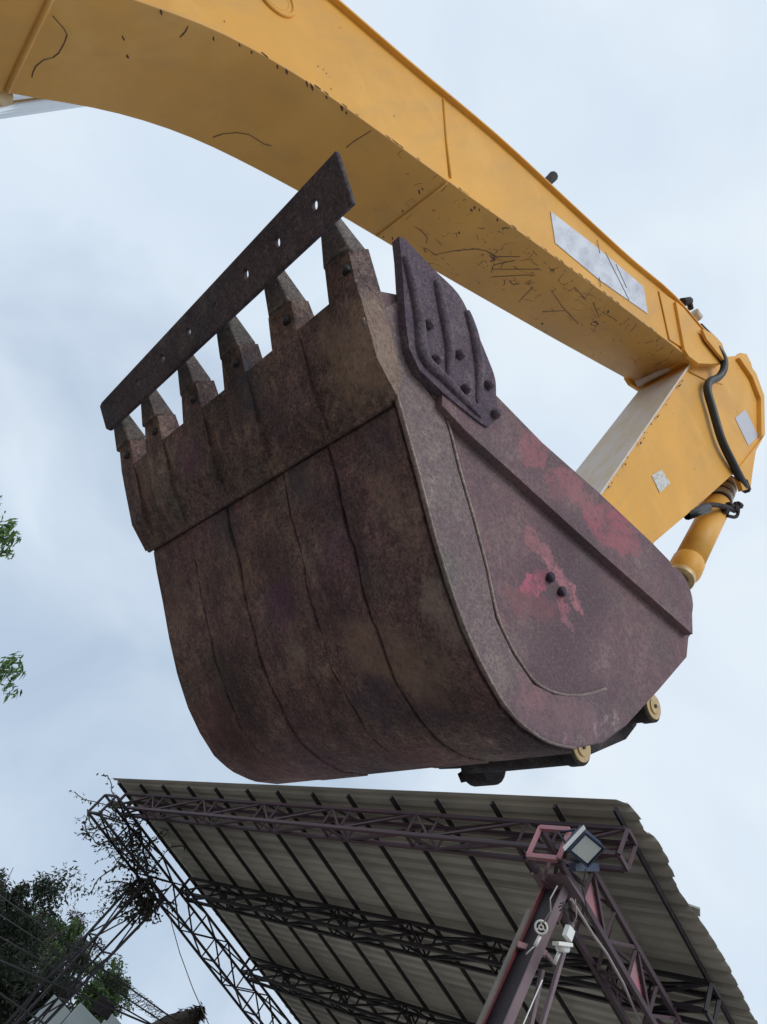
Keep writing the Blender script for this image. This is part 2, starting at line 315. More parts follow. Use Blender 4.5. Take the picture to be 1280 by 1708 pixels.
Mt['ground'] = (lambda k: (k.bump(k.noise(8, 8, .7), .6, .05), k.col(k.mix(k.ramp(k.noise(.35, 8, .65), [(.38, 0.), (.62, 1.)]), (.215, .19, .165), (.29, .265, .235))))[1])(NT('yard_ground', .9))
def leafm(name, a, b):
    k = NT(name, .55); oi = k.n('ShaderNodeNewGeometry'); f = k.ramp(oi.outputs['Random Per Island'], [(0., 0.), (1., 1.)])
    k.b.inputs['Transmission Weight'].default_value = 0; c = k.mix(f, a, b); k.col(c)
    tr = k.n('ShaderNodeBsdfTranslucent'); k.l(c, tr.inputs[0]); ms = k.n('ShaderNodeMixShader'); ms.inputs[0].default_value = .35
    k.l(k.b.outputs[0], ms.inputs[1]); k.l(tr.outputs[0], ms.inputs[2]); k.l(ms.outputs[0], k.t.nodes['Material Output'].inputs[0]); return k.m
Mt['leaf'] = leafm('leaf_green', (.05, .11, .03), (.14, .25, .07))
Mt['leaf_dark'] = leafm('leaf_dark', (.010, .018, .011), (.035, .05, .026)); Mt['leaf_mid'] = leafm('leaf_mid', (.02, .045, .015), (.09, .15, .045))
Mt['leaf_brown'] = leafm('leaf_brown', (.03, .017, .02), (.07, .042, .038))
Mt['vine'] = leafm('vine_leaf', (.02, .03, .02), (.05, .055, .035))
Mt['bark'] = plain('bark', (.07, .055, .045), .9, 0, .4, 20)
Mt['scratch'] = plain('bare_scratched_metal', (.15, .085, .06), .7, 0, .4, 30)
Mt['cable'] = plain('cable_black', (.03, .03, .035), .5)
Mt['cable_pale'] = plain('cable_grey', (.34, .30, .30), .6)

# ------------------------------------------------------------------ ground
MB().add([(-300, -300, 0), (300, -300, 0), (300, 300, 0), (-300, 300, 0)], [(0, 1, 2, 3)]).build('ground', Mt['ground'], kind='structure')

# ================================================================== open shed
O_ = Vector((3.38, 14.22, 5+EYE)); E1 = Vector((.10749971, -.99420512, 0)); E2 = Vector((.9929, .10736, .0488)).normalized()
NN = E1.cross(E2); NN = NN.normalized() if NN.z > 0 else -NN.normalized()
def sh(s, t, h): return O_+E1*s+E2*t-NN*h
def st(px, py, h):
    r = ray((px, py)); o = O_-Vector((0, 0, EYE)); k = (o.dot(NN)-h)/r.dot(NN); v = r*k-o; return v.dot(E1), v.dot(E2)
gp = sh(9.65, .2, 0); shed = empty('open_shed', (gp.x, gp.y, 0))
tag(shed, 'large open-sided shed with corrugated metal roof carried on red-brown lattice trusses', 'shed')
BAR = MB().bar((0, 0, -.5), (0, 0, .5), 1, 1, up=(0, 1, 0)); BARM = {}
def bar_obj(name, p, q, w, mat, parent, h=None):
    key = mat.name
    if key not in BARM:
        me = bpy.data.meshes.new('steel_bar_'+key); me.from_pydata(BAR.v, [], BAR.f); me.update(); me.materials.append(mat); BARM[key] = me
    p = Vector(p); q = Vector(q); d = q-p; o = bpy.data.objects.new(name, BARM[key])
    z = d.normalized(); x = z.cross(NN); x = x.normalized() if x.length > .05 else z.orthogonal().normalized(); y = z.cross(x)
    h = h or w
    m = Matrix((x*w, y*h, z*d.length)).transposed().to_4x4(); m.translation = (p+q)/2
    COL.objects.link(o); o.parent = parent
    if parent.parent is not None: o.matrix_parent_inverse = Matrix.Translation(-parent.location)
    else: o.matrix_parent_inverse = Matrix.Translation(-parent.location)
    o.matrix_basis = m; return o
def box_truss(name, F, stops, a0, a1, b0, b1, cw, bw, mat, parent, cmat=None, frame=None, label=None):
    """F(l, a, b) -> world; chords along l at the four (a, b) corners, zigzag braces in every face"""
    e = cw*.6; o0 = F((stops[0]+stops[-1])/2, (a0+a1)/2, (b0+b1)/2); part = empty(name, o0)
    part.parent = parent; part.matrix_parent_inverse = Matrix.Translation(-parent.location)
    if label: part['label'] = label
    for l in (stops[0], stops[-1]):
        for (A, B) in (((a0, b0), (a1, b0)), ((a1, b0), (a1, b1)), ((a1, b1), (a0, b1)), ((a0, b1), (a0, b0))):
            bar_obj('end_bar', F(l, *A), F(l, *B), cw*.9, frame or mat, part)
    for a, b in ((a0, b0), (a1, b0), (a1, b1), (a0, b1)):
        bar_obj('chord', F(stops[0]+e, a, b), F(stops[-1]-e, a, b), cw, cmat or mat, part)
    for i in range(len(stops)-1):
        l0, l1 = stops[i], stops[i+1]
        for k, (A, B) in enumerate((((a0, b0), (a0, b1)), ((a1, b1), (a1, b0)), ((a0, b1), (a1, b1)), ((a1, b0), (a0, b0)))):
            p, q = (A, B) if (i+k) % 2 else (B, A)
            bar_obj('brace', F(l0, *p), F(l1, *q), bw, mat, part)
            if i and k in (0, 1) : bar_obj('brace', F(l0, *A), F(l0, *B), bw, mat, part)
            if i and k == 2 and i % 2: bar_obj('brace', F(l0, *A), F(l0, *B), bw, mat, part)
    return part
PUR = [0.28, 1.05, 1.8, 2.6, 3.38, 4.2, 4.92, 5.68, 6.38, 7.15, 7.86, 8.65, 9.43, 10.09]
for s in PUR: bar_obj('purlin', sh(s, .02, .07), sh(s, 9.6, .07), .030, Mt['truss_shaded'], shed, .05)
TT = [(.20, .40), (2.32, 2.54), (4.47, 4.69), (6.62, 6.84), (8.77, 8.99)]
for i, (t0, t1) in enumerate(TT):
    stops = [.45]+[(PUR[j]+PUR[j+1])/2 if j % 2 else PUR[j] for j in range(1, 13)]+[10.16]
    mm = Mt['truss'] if i == 0 else Mt['truss_shaded']
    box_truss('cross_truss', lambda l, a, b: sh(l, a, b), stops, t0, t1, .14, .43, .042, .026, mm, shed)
GR = [-.12+i*.52 for i in range(19)]; GL = [-.12+i*.72 for i in range(14)]
box_truss('side_girder', lambda l, a, b: sh(a, l, b), GR, 9.50, 9.82, .475, .80, .05, .032, Mt['truss'], shed, frame=Mt['pink'], label='right girder with bare pink end frame')
box_truss('side_girder', lambda l, a, b: sh(a, l, b), GL, .58, 1.0, .475, .86, .036, .022, Mt['truss_shaded'], shed, label='left girder overgrown with creeper')
# corrugated sheets: ridges run across the purlins, every sheet end a little different
REDGE = [st(x, y, 0) for x, y in ((1030, 1338), (1046, 1339), (1058, 1352), (1070, 1366), (1074, 1386), (1097, 1402), (1112, 1427), (1127, 1462), (1131, 1482), (1152, 1512), (1186, 1562), (1216, 1612), (1241, 1662), (1263, 1708))]
def redge(t):
    for (s0, t0), (s1, t1) in zip(REDGE, REDGE[1:]):
        if t0 <= t <= t1: return s0+(s1-s0)*(t-t0)/max(t1-t0, 1e-4)
    return REDGE[0][0] if t < REDGE[0][1] else REDGE[-1][0]
P_ = .19; prof = [(0, 0), (.30, 0), (.42, .045), (.68, .045), (.80, 0)]
t0 = -.03; k = 0
rr = random.Random(3)
while t0 < 9.7:
    mb = MB(); jl = rr.uniform(-.03, .03); jr = rr.uniform(-.05, .06); rows = []; nw = 4
    for wv in range(nw):
        for u, h in prof: rows.append((t0+(wv+u)*P_, h))
    rows.append((t0+nw*P_+.03, 0))
    SS = [None]+[i*1.0 for i in range(1, 10)]+[None]; vs = []; lift = .004*(k % 2)
    for (t, h) in rows:
        for j, s in enumerate(SS):
            if j == 0: s = .0+jl+rr.uniform(-.02, .02)
            if j == len(SS)-1: s = redge(t)+jr*.4-h*.9
            sag = .006*math.sin(s*2.1+k)
            vs.append(sh(s, t, -h*.9-lift+sag*.3))
    W_ = len(SS); fs = [(i*W_+j, i*W_+j+1, (i+1)*W_+j+1, (i+1)*W_+j) for i in range(len(rows)-1) for j in range(W_-1)]
    mb.add(vs, fs); o = mb.build('roof_sheet', Mt['sheet'], shed); so_ = o.modifiers.new('thick', 'SOLIDIFY'); so_.thickness = .0015; so_.offset = 1
    t0 += nw*P_; k += 1
# ragged corner flap and small bracket at the right edge
pq = st(1158, 1522, -.05); fl = MB(); fl.bar(sh(pq[0]-.08, pq[1]-.05, -.06), sh(pq[0]+.06, pq[1], -.06), .12, .02, up=NN).build('flashing_tab', Mt['sheet'], shed)
# right post: H-section with a red back flange
top = sh(9.66, .22, .84); px_, py_ = top.x, top.y
hb = MB()
yn, yf = py_-.10, py_+.12
hb.bar((px_, yn, 0), (px_, yn, top.z), .095, .014, up=(0, 1, 0)); post = hb.build('post', Mt['post'], shed, .002)
MB().bar((px_, yf, 0), (px_, yf, top.z-.01), .095, .014, up=(0, 1, 0)).build('rear_flange', Mt['post_red'], post)
MB().bar((px_, yn+.008, 0), (px_, yf-.008, 0), .01).build('base_plate', Mt['truss'], post)
wb = MB(); wb.hull8([(px_-.006, yn+.008, 0), (px_+.006, yn+.008, 0), (px_+.006, yn+.008, top.z-.02), (px_-.006, yn+.008, top.z-.02), (px_-.006, yf-.008, 0), (px_+.006, yf-.008, 0), (px_+.006, yf-.008, top.z-.02), (px_-.006, yf-.008, top.z-.02)]).build('web', Mt['truss_shaded'], post)
MB().hull8([(px_+a, py_+b, top.z+c) for c in (0, .02) for a, b in ((-.16, -.2), (.16, -.2), (.16, .2), (-.16, .2))]).build('cap_plate', Mt['post'], post)
# slim struts beside it
def strut(p0, p1, y0, y1, w, mat, nm='strut'): MB().bar(at(*p0, y0), at(*p1, y1), w, w).build(nm, mat, post, .003)
def ground_ext(a, b):
    d = b-a; return b+d*((b.z-.02)/-d.z) if d.z < 0 else b
def leg(p0, p1, y0, y1, w, mat):
    a = at(*p0, y0); b = at(*p1, y1); MB().bar(a, ground_ext(a, b), w, w).build('strut', mat, post, .003)
leg((884, 1518), (800, 1708), 4.75, 4.75, .034, Mt['cable_pale'] if False else Mt['strut_grey'])
leg((905, 1618), (886, 1708), 4.62, 4.60, .036, Mt['post'])
leg((955, 1540), (905, 1708), 4.45, 4.42, .036, Mt['post'])
strut((862, 1576), (912, 1592), 4.75, 4.6, .05, Mt['pink'], 'tie')
strut((912, 1592), (935, 1620), 4.55, 4.45, .035, Mt['post'], 'tie')
for a, b in (((905, 1468), (945, 1500)), ((958, 1470), (930, 1540)), ((965, 1400), (1000, 1500)), ((920, 1430), (905, 1470))): strut(a, b, 4.7, 4.55, .028, Mt['truss'], 'brace')
def gus(t0_, s_, up_=1):
    a = [sh(s_, t0_, .80), sh(s_, t0_+.42, .80), sh(s_, t0_+.40, .74), sh(s_, t0_+.05, .53)]; MB().hull8(a+[p_+E1*.008 for p_ in a]).build('gusset_plate', Mt['pink'], shed)
gus(.40, 9.79); gus(1.44, 9.79)
# left post: tapering lattice column
lt = sh(.81, 1.65, .9)
base_ = far(42, 1708, math.hypot(lt.x, lt.y)+.15); kk_ = (lt.z)/(lt.z-base_.z); sl = (base_-lt)*kk_      # the post leans a little
def lf(l, a, b): t = 1-l/lt.z; q_ = 1.15-.75*t; return Vector((lt.x+a*q_+sl.x*t, lt.y+b*q_+sl.y*t, l))
hs = [0, 1.0, 2.0, 2.95, 3.85, 4.7, lt.z]
box_truss('post', lf, hs, -.20, .20, -.20, .20, .036, .022, Mt['truss_shaded'], shed, label='left lattice post under the overgrown girder')
# far posts
for s in (.81, 9.66):
    c = sh(s, 7.8, .9); box_truss('post', lambda l, a, b: Vector((c.x+a, c.y+b, l)), [0, 1.1, 2.2, 3.3, 4.4, c.z], -.15, .15, -.15, .15, .045, .03, Mt['truss_shaded'], shed)

# ------------------------------------------------------------------ things fixed to the shed
def orient(o, z, x):   # local z, x directions
    z = z.normalized(); x = (x-z*x.dot(z)).normalized(); y = z.cross(x); m = Matrix((x, y, z)).transposed().to_4x4(); m.translation = o.location; o.matrix_world = m
def lbuild(mb, c, z, x, name, mat, parent, bevel=0):
    z = z.normalized(); x = (x-z*x.dot(z)).normalized(); y = z.cross(x)
    mb.v = [tuple(c+x*v[0]+y*v[1]+z*v[2]) for v in mb.v]; return mb.build(name, mat, parent, bevel)
def B3(x0, x1, y0, y1, z0, z1):
    return MB().hull8([(x0, y0, z0), (x1, y0, z0), (x1, y1, z0), (x0, y1, z0), (x0, y0, z1), (x1, y0, z1), (x1, y1, z1), (x0, y1, z1)])
fc = at(978, 1416, 4.15)
fld = empty('floodlight', fc); tag(fld, 'square floodlight with pale glass hanging under the right front truss end', 'floodlight')
# lamp face looks down and towards the yard
fz = (Vector((.0, -.55, -.62))).normalized(); a1 = (at(1000, 1410, 4.15)-at(962, 1385, 4.15)).normalized()
U = .118
lbuild(B3(-U, U, -U*.95, U*.95, -.10, 0), fc, fz, a1, 'housing', Mt['navy'], fld, .008)
lbuild(B3(-U*.84, U*.84, -U*.78, U*.78, .002, .012), fc, fz, a1, 'glass', Mt['glass_pale'], fld, .003)
rim = MB()
for x0, x1, y0, y1 in ((-U*1.05, U*1.05, -U, -U*.86), (-U*1.05, U*1.05, U*.86, U), (-U*1.05, -U*.9, -U*.85, U*.85), (U*.9, U*1.05, -U*.85, U*.85)): rim.hull8([(x0, y0, .0), (x1, y0, .0), (x1, y1, .0), (x0, y1, .0), (x0, y0, .022), (x1, y0, .022), (x1, y1, .022), (x0, y1, .022)])
lbuild(rim, fc, fz, a1, 'rim', Mt['navy'], fld, .002)
vz = MB(); vz.hull8([(-U*1.12, -U*1.15, -.06), (-U*1.09, -U*1.15, -.06), (-U*1.09, U*1.15, -.06), (-U*1.12, U*1.15, -.06), (-U*1.12, -U*1.15, .0), (-U*1.09, -U*1.15, .0), (-U*1.09, U*1.15, .0), (-U*1.12, U*1.15, .0)])
lbuild(vz, fc, fz, a1, 'visor', Mt['white'], fld)
for kk in range(6): lbuild(B3(-U*.8+kk*U*.32, -U*.8+kk*U*.32+.012, -U*.8, U*.8, -.15, -.101), fc, fz, a1, 'cooling_fin', Mt['navy'], fld)
yk = MB(); yk.tube([fc-fz*.05+a1*.0+Vector((0, .18, 0)), fc-fz*.26+Vector((0, .2, 0)), fc-fz*.3], .014, 6); yk.build('bracket', Mt['navy'], fld)
MB().bar(at(955, 1446, 4.3), at(995, 1447, 4.3), .07, .07).build('junction_box', Mt['navy'], fld, .006)
# round speaker-like fan and cameras on the post
def ring(mb, c, ax, r, t, n=18):
    ax = ax.normalized(); u = ax.orthogonal().normalized(); v = ax.cross(u); pts = [c+(u*math.cos(2*math.pi*i/n)+v*math.sin(2*math.pi*i/n))*r for i in range(n)]
    mb.tube(pts+[pts[0]], t, 6, False)
cc = at(903, 1547, 4.35); lookd = -(cc-Vector((0, 0, EYE))).normalized()+Vector((0, 0, -.2))
sc_ = empty('security_camera', cc); tag(sc_, 'small round white dome camera on a short arm left of the post', 'security camera')
mb = MB(); ring(mb, cc, lookd, .048, .010); ring(mb, cc, lookd, .017, .009)
zz = lookd.normalized(); uu = zz.orthogonal().normalized()
for kk in range(3):
    d = Matrix.Rotation(kk*2.09+.4, 3, zz) @ uu; mb.bar(cc+d*.015, cc+d*.046, .01)
mb.build('lens_ring', Mt['white'], sc_)
MB().tube([cc-zz*.012, cc-zz*.05], [.052, .04], 16).build('housing', Mt['dark_metal'], sc_)
MB().tube([at(901, 1562, 4.4), at(893, 1578, 4.42)], .016, 8).build('arm', Mt['white'], sc_)
MB().tube([at(893, 1578, 4.42), at(887, 1583, 4.45), at(878, 1592, 4.5)], .006, 6).build('tail_cable', Mt['white'], sc_)
c2 = at(938, 1576, 4.3); sc2 = empty('security_camera', c2); tag(sc2, 'white bullet camera with a sunshade on the right side of the post', 'security camera')
MB().bar(at(927, 1574, 4.3), at(951, 1577, 4.28), .075, .03).build('sunshade', Mt['white'], sc2, .004)
MB().tube([at(931, 1581, 4.32), at(947, 1583, 4.3)], .03, 12).build('housing', Mt['white'], sc2)
MB().tube([at(933, 1589, 4.34), at(925, 1608, 4.38)], .016, 8).build('arm', Mt['white'], sc2)
MB().tube([at(947, 1583, 4.3), at(950, 1584, 4.298)], .022, 12).build('lens', Mt['rubber'], sc2)
jb = at(949, 1557, 4.3); tag(MB().bar(at(952, 1548, 4.3), at(946, 1566, 4.3), .085, .05).build('junction_box', Mt['white'], None, .004), 'small white electrical box on the post above the bullet camera', 'junction box')
def wire(pts, r, mat, name, label, cat, sag=0, n=10, group=None):
    q = []
    for a, b in zip(pts, pts[1:]):
        for i in range(n): t = i/n; q.append(a.lerp(b, t)-Vector((0, 0, sag*4*t*(1-t))))
    q.append(pts[-1]); o = MB().tube(q, r, 5).build(name, mat); return tag(o, label, cat, group)
wire([at(953, 1500, 4.2), at(990, 1560, 4.3), at(1012, 1590, 4.4), at(1040, 1640, 4.6), at(1075, 1720, 4.9), at(1110, 1800, 5.2)], .013, Mt['cable_pale'], 'power_cable', 'pale grey cable hanging along the right girder down from the floodlight', 'cable')
wire([at(978, 1450, 4.2), at(972, 1480, 4.25), at(976, 1500, 4.3), at(985, 1540, 4.3)], .006, Mt['cable'], 'lamp_cable', 'thin black lead dropping from the floodlight', 'cable')
wire([at(930, 1478, 4.25), at(918, 1500, 4.2), at(919, 1520, 4.2), at(908, 1538, 4.3)], .006, Mt['cable_pale'], 'camera_cable', 'thin pale lead curling down to the round dome camera', 'cable')
wire([at(960, 1500, 4.2), at(962, 1530, 4.2), at(955, 1545, 4.28)], .005, Mt['cable_pale'], 'box_cable', 'thin looped lead running into the small white box', 'cable')
wire([at(905, 1635, 4.3), at(890, 1670, 4.3), at(872, 1712, 4.3)], .005, Mt['white'], 'post_cable', 'thin white lead running down the front of the post', 'cable')
mb = MB()
for i in range(8):
    a = i*.8; p = at(940+8*math.cos(a), 1514+9*math.sin(a), 4.3); mb.tube([at(944, 1516, 4.25), p.lerp(at(944, 1516, 4.2), .3)+Vector((0, 0, .02)), p], .006, 5)
tag(mb.build('cable_tangle', Mt['cable'], None), 'tangle of thin black leads tied to the upper post', 'cables')

# ================================================================== vegetation and background
def leaves(mb, c, r, n, size, rnd, droop=.3, aspect=.32):
    for _ in range(n):
        d = Vector((rnd.gauss(0, 1), rnd.gauss(0, 1), rnd.gauss(0, 1))); d = d.normalized()*(rnd.random()**.45); p = c+Vector((d.x*r[0], d.y*r[1], d.z*r[2]))
        a = Vector((rnd.uniform(-1, 1), rnd.uniform(-1, 1), rnd.uniform(-1, .5)-droop)).normalized(); b = a.orthogonal().normalized(); b = Matrix.Rotation(rnd.uniform(0, 6.3), 3, a) @ b
        s = size*rnd.uniform(.6, 1.25); nn_ = a.cross(b)
        mb.add([p, p+a*s*.4+b*s*aspect*.5+nn_*s*.05, p+a*s, p+a*s*.45-b*s*aspect*.5+nn_*s*.05], [(0, 1, 2, 3)])
def tree(loc, h, crowns, lab, mat, seed, n=1500, size=.2, name='tree', trunk_r=.16):
    rnd = random.Random(seed); root = empty(name, loc); tag(root, lab, 'tree'); loc = Vector(loc)
    tr = MB(); p = [loc]; 
    for i in range(1, 6): p.append(loc+Vector((rnd.uniform(-.15, .15), rnd.uniform(-.15, .15), h*i/5)))
    tr.tube(p, [trunk_r*(1-.13*i) for i in range(6)], 9)
    for c, r in crowns:
        s = p[rnd.randint(2, 4)]; m = s.lerp(Vector(c), .5)+Vector((0, 0, .2)); tr.tube([s, m, Vector(c)], [trunk_r*.5, trunk_r*.3, trunk_r*.08], 6)
        for _ in range(6):
            e = Vector(c)+Vector((rnd.uniform(-1, 1)*r[0], rnd.uniform(-1, 1)*r[1], rnd.uniform(-.6, 1)*r[2]))*.85; tr.tube([m.lerp(Vector(c), rnd.random()), e], [trunk_r*.14, trunk_r*.04], 5)
    tr.build('trunk', Mt['bark'], root)
    lv = MB()
    for c, r in crowns:
        c = Vector(c)
        for _ in range(26):
            o = Vector((rnd.gauss(0, .5)*r[0], rnd.gauss(0, .5)*r[1], rnd.gauss(0, .5)*r[2])); q = rnd.uniform(.14, .38); leaves(lv, c+o, (r[0]*q, r[1]*q, r[2]*q), n//26, size, rnd)
    lv.build('crown', mat, root, kind='stuff'); return root
def far3(px, py, d, r): return (far(px, py, d), r)
g = far(60, 1650, 19); tree((g.x, g.y, 0), 4.0, [far3(18, 1560, 19, (1.0, 1.0, .95)), far3(60, 1620, 19, (1.2, 1.2, 1.0)), far3(20, 1690, 18.5, (1.3, 1.3, 1.0)), far3(90, 1690, 19.5, (1., 1., .8)), far3(-40, 1560, 19, (1.6, 1.6, 1.4)), far3(-60, 1700, 19, (1.8, 1.8, 1.4))], 'dark dense tree at the lower left, reaching the leaning lattice post', Mt['leaf_dark'], 5, 5200, .12)
g = far(150, 1650, 22); tree((g.x, g.y, 0), 3.6, [far3(165, 1632, 22, (.75, .75, .6)), far3(150, 1672, 22, (.8, .8, .5)), far3(182, 1655, 22, (.45, .45, .45))], 'green tree standing right of the dark tree, behind the overhead cables', Mt['leaf_mid'], 9, 2600, .12)
g = far(105, 1590, 25); tree((g.x, g.y, 0), 4.4, [far3(120, 1570, 25, (.7, .7, .45)), far3(85, 1560, 25, (.8, .8, .6)), far3(60, 1585, 25, (.9, .9, .8))], 'grey-green bushy tree top between the dark tree and the lattice post', Mt['leaf_mid'], 13, 1800, .14)
g = far(20, 1480, 30); tree((g.x, g.y, 0), 5.5, [far3(5, 1525, 30, (1.1, 1.1, .9)), far3(42, 1568, 30, (1.1, 1.1, .8)), far3(-30, 1500, 30, (1.2, 1.2, 1.)), far3(80, 1600, 30, (1.4, 1.4, 1.))], 'reddish brown tree farthest back at the left edge', Mt['leaf_brown'], 17, 3600, .15)
# near tree just left of the frame, two sprays of narrow leaves hang into view
g = far(-330, 1250, 8); rnd = random.Random(31)
nt_ = empty('leafy_tree', (g.x, g.y, 0)); tag(nt_, 'tree outside the left edge, two sprays of narrow drooping green leaves in view', 'tree')
T0 = Vector((g.x, g.y, 0)); tr = MB(); tops = [far(2, 890, 8), far(6, 1118, 8), far(-80, 850, 8.2), far(-90, 1000, 8.4), far(-120, 1130, 8), far(-160, 950, 8.6)]
tr.tube([T0, T0+Vector((.05, 0, 1.5)), T0+Vector((0, .05, 3.2))], [.14, .12, .09], 10)
lv = MB()
for i, q in enumerate(tops):
    m = (T0+Vector((0, .05, 2.8))).lerp(q, .55)+Vector((0, 0, .35)); tr.tube([T0+Vector((0, .05, 3.1)), m, q], [.06, .03, .006], 6)
    a0_, a1_ = ((.26, 300) if i < 2 else (.6, 900))
    leaves(lv, q+Vector((0, 0, .0)), (.12, .12, a0_*.85) if i < 2 else (.5, .5, .5), 150 if i < 2 else 700, .11, rnd, .9, .26)
    if i < 2:
        for dx, dy in ((22, -20), (28, 5), (12, 22), (18, 34)):
            e = far(q_x := (2, 6)[i]+dx, (890, 1118)[i]+dy, 8); tr.tube([q, e], [.005, .002], 4); leaves(lv, e, (.05, .05, .09), 22, .09, rnd, .9, .24)
tr.build('trunk', Mt['bark'], nt_); lv.build('crown', Mt['leaf'], nt_, kind='stuff')
# creeper on the left girder and post
rnd = random.Random(41); vn = MB(); cr_ = empty('creeper', (lt.x, lt.y, 0)); tag(cr_, 'dry climbing creeper hanging on the left girder end and the lattice post', 'climbing plant')
st_ = MB()
def walk(p, d, n, step, r, gl):
    pts = [p]
    for _ in range(n):
        d = (d+Vector((rnd.gauss(0, .45), rnd.gauss(0, .45), rnd.gauss(0, .45)-gl))).normalized(); pts.append(pts[-1]+d*step)
    st_.tube(pts, r, 4, False); return pts
for i in range(34):
    l = rnd.uniform(.0, 1.75); p = sh(rnd.uniform(.6, 1.0), l, rnd.uniform(.5, .9)); pts = walk(p, E2*.5*rnd.choice((-1, 1)), 9, .1, .010, .05)
    for q in pts: leaves(vn, q, (.07, .07, .07), 3, .075, rnd, .3, .5)
for i in range(30):
    l = rnd.uniform(1.6, 2.0); p = sh(rnd.uniform(.6, 1.0), 1.65+rnd.uniform(-.25, .25), rnd.uniform(.8, 1.1)); pts = walk(p, Vector((rnd.gauss(0, 1), rnd.gauss(0, 1), -1)), 6, .08, .013, .1)
    for q in pts: leaves(vn, q, (.09, .09, .09), 5, .08, rnd, .3, .5)
for i in range(34):   # loose strands outside the post, towards the far side
    z = rnd.uniform(3.3, lt.z+.1); p = Vector((lt.x-.2, lt.y+.25+rnd.uniform(0, .2), z)); pts = walk(p, Vector((-.6, 1.2, -.2)), rnd.randint(3, 7), .08, .003, .12)
    for q in pts: leaves(vn, q, (.06, .06, .06), 2, .055, rnd, .4, .45)
for i in range(7):
    p = sh(.55, rnd.uniform(-.2, .9), rnd.uniform(.6, .9)); pts = walk(p, -E1+Vector((0, 0, -.3)), rnd.randint(3, 7), .08, .004, .25)
    for q in pts: leaves(vn, q, (.05, .05, .05), 2, .06, rnd, .6, .45)
st_.build('stem', Mt['bark'], cr_, kind='stuff'); vn.build('foliage', Mt['vine'], cr_, kind='stuff')
# white building with stepped wall panels
D = 16.0
wr = far(100, 1700, D); wh = empty('white_building', (wr.x, wr.y, 0)); tag(wh, 'white building with stepped flat wall panels at the bottom left corner', 'building')
def wall(px0, px1, top_, d0, d1, nm='wall_panel'):
    a = far(px0[0], px0[1], d0); b = far(px1[0], px1[1], d1); z = top_; dd = (b-a); dd.z = 0; dn = Vector((-dd.y, dd.x, 0)).normalized()*.12
    if dn.dot(a) < 0: dn = -dn
    A = Vector((a.x, a.y, 0)); Bv = Vector((b.x, b.y, 0)); m = MB().hull8([A, Bv, Bv+Vector((0, 0, z)), A+Vector((0, 0, z)), A+dn, Bv+dn, Bv+dn+Vector((0, 0, z)), A+dn+Vector((0, 0, z))]); m.build(nm, Mt['wall'], wh, .01)
    return m
def topz(px, py, d): return far(px, py, d).z
wall((88, 1662), (123, 1683), topz(100, 1669, D), D, D)
wall((124, 1684), (171, 1705), topz(136, 1674, D+.4), D+.4, D+.4)
wall((172, 1705), (215, 1740), topz(186, 1690, D+.8), D+.8, D+.8)
A = far(88, 1662, D+.3); Bq = far(215, 1740, D+1.2); m = MB()
dn = Vector((A.x, A.y, 0)).normalized()*3
zt = topz(136, 1674, D+.4)-.9; m.hull8([(A.x, A.y, 0), (Bq.x, Bq.y, 0), (Bq.x, Bq.y, zt), (A.x, A.y, zt), (A.x+dn.x, A.y+dn.y, 0), (Bq.x+dn.x, Bq.y+dn.y, 0), (Bq.x+dn.x, Bq.y+dn.y, zt), (A.x+dn.x, A.y+dn.y, zt)]); m.build('wall', Mt['wall'], wh, .01)
MB().bar(far(160, 1672, 15.6), far(186, 1692, 15.6), .16, .2).build('roof_beam_end', Mt['dark_metal'], wh)
# overhead cables with netting
CB = [((-40, 1466), (292, 1702)), ((-40, 1500), (276, 1708)), ((-40, 1540), (252, 1708)), ((-40, 1585), (246, 1708)), ((-40, 1630), (150, 1760))]
nm_ = ['topmost', 'second', 'third', 'fourth', 'lowest']
for i, (a, b) in enumerate(CB):
    p = far(*a, 13); q = far(*b, 14.5); q2 = p+(q-p)*1.6
    wire([p-(q-p)*1.5, p, q, q2], .011 if i < 3 else .015, Mt['cable'], 'overhead_cable', 'black overhead cable crossing the dark tree at lower left, %s of the five' % nm_[i], 'cable', .0, 4, 'overhead cables at lower left')
net = MB(); P0, P1, P2, P3 = far(196, 1624, 14), far(286, 1697, 14.4), far(180, 1642, 14), far(258, 1702, 14.4)
rnd = random.Random(8)
for i in range(34):
    for s in (1, -1):
        u0 = i/33; u1 = min(1, max(0, u0+s*.09)); a = P0.lerp(P1, u0); b = P2.lerp(P3, u1); pr = a
        for kk in range(1, 7):
            q = a.lerp(b, kk/6)+Vector((rnd.gauss(0, .02), rnd.gauss(0, .02), rnd.gauss(0, .02))); net.tube([pr, q], .0035, 3, False); pr = q
tag(net.build('net', Mt['cable'], None), 'thin torn netting strung between the overhead cables', 'net')
wire([far(276, 1500, 15), far(282, 1525, 15), far(300, 1590, 15), far(322, 1650, 15), far(362, 1740, 15)], .008, Mt['cable_pale'], 'hanging_wire', 'thin single wire hanging down from the left lattice girder', 'wire', 0, 3)
# overgrown stump with pointed top
mb = MB(); tp = far(339, 1684, 17); dnv = far(270, 1735, 17); pts = [tp+(dnv-tp)*t for t in (0, .12, .35, .7, 1.1)]; pts.append(Vector((pts[-1].x, pts[-1].y, 0)))
rt_ = empty('dead_palm', (pts[-1].x, pts[-1].y, 0)); tag(rt_, 'dark shaggy dead palm top poking up at the bottom edge beneath the left girder', 'dead palm')
mb.tube(pts, [.04, .09, .18, .3, .38, .3], 10); mb.build('trunk', Mt['bark'], rt_)
lv = MB(); rnd = random.Random(77)
for i in range(1, 5):
    for kk in range(4): leaves(lv, pts[i].lerp(pts[i-1], kk/4), (.09*i, .09*i, .09*i), 120, .12, rnd, .4, .25)
lv.build('crown', Mt['leaf_brown'], rt_, kind='stuff')

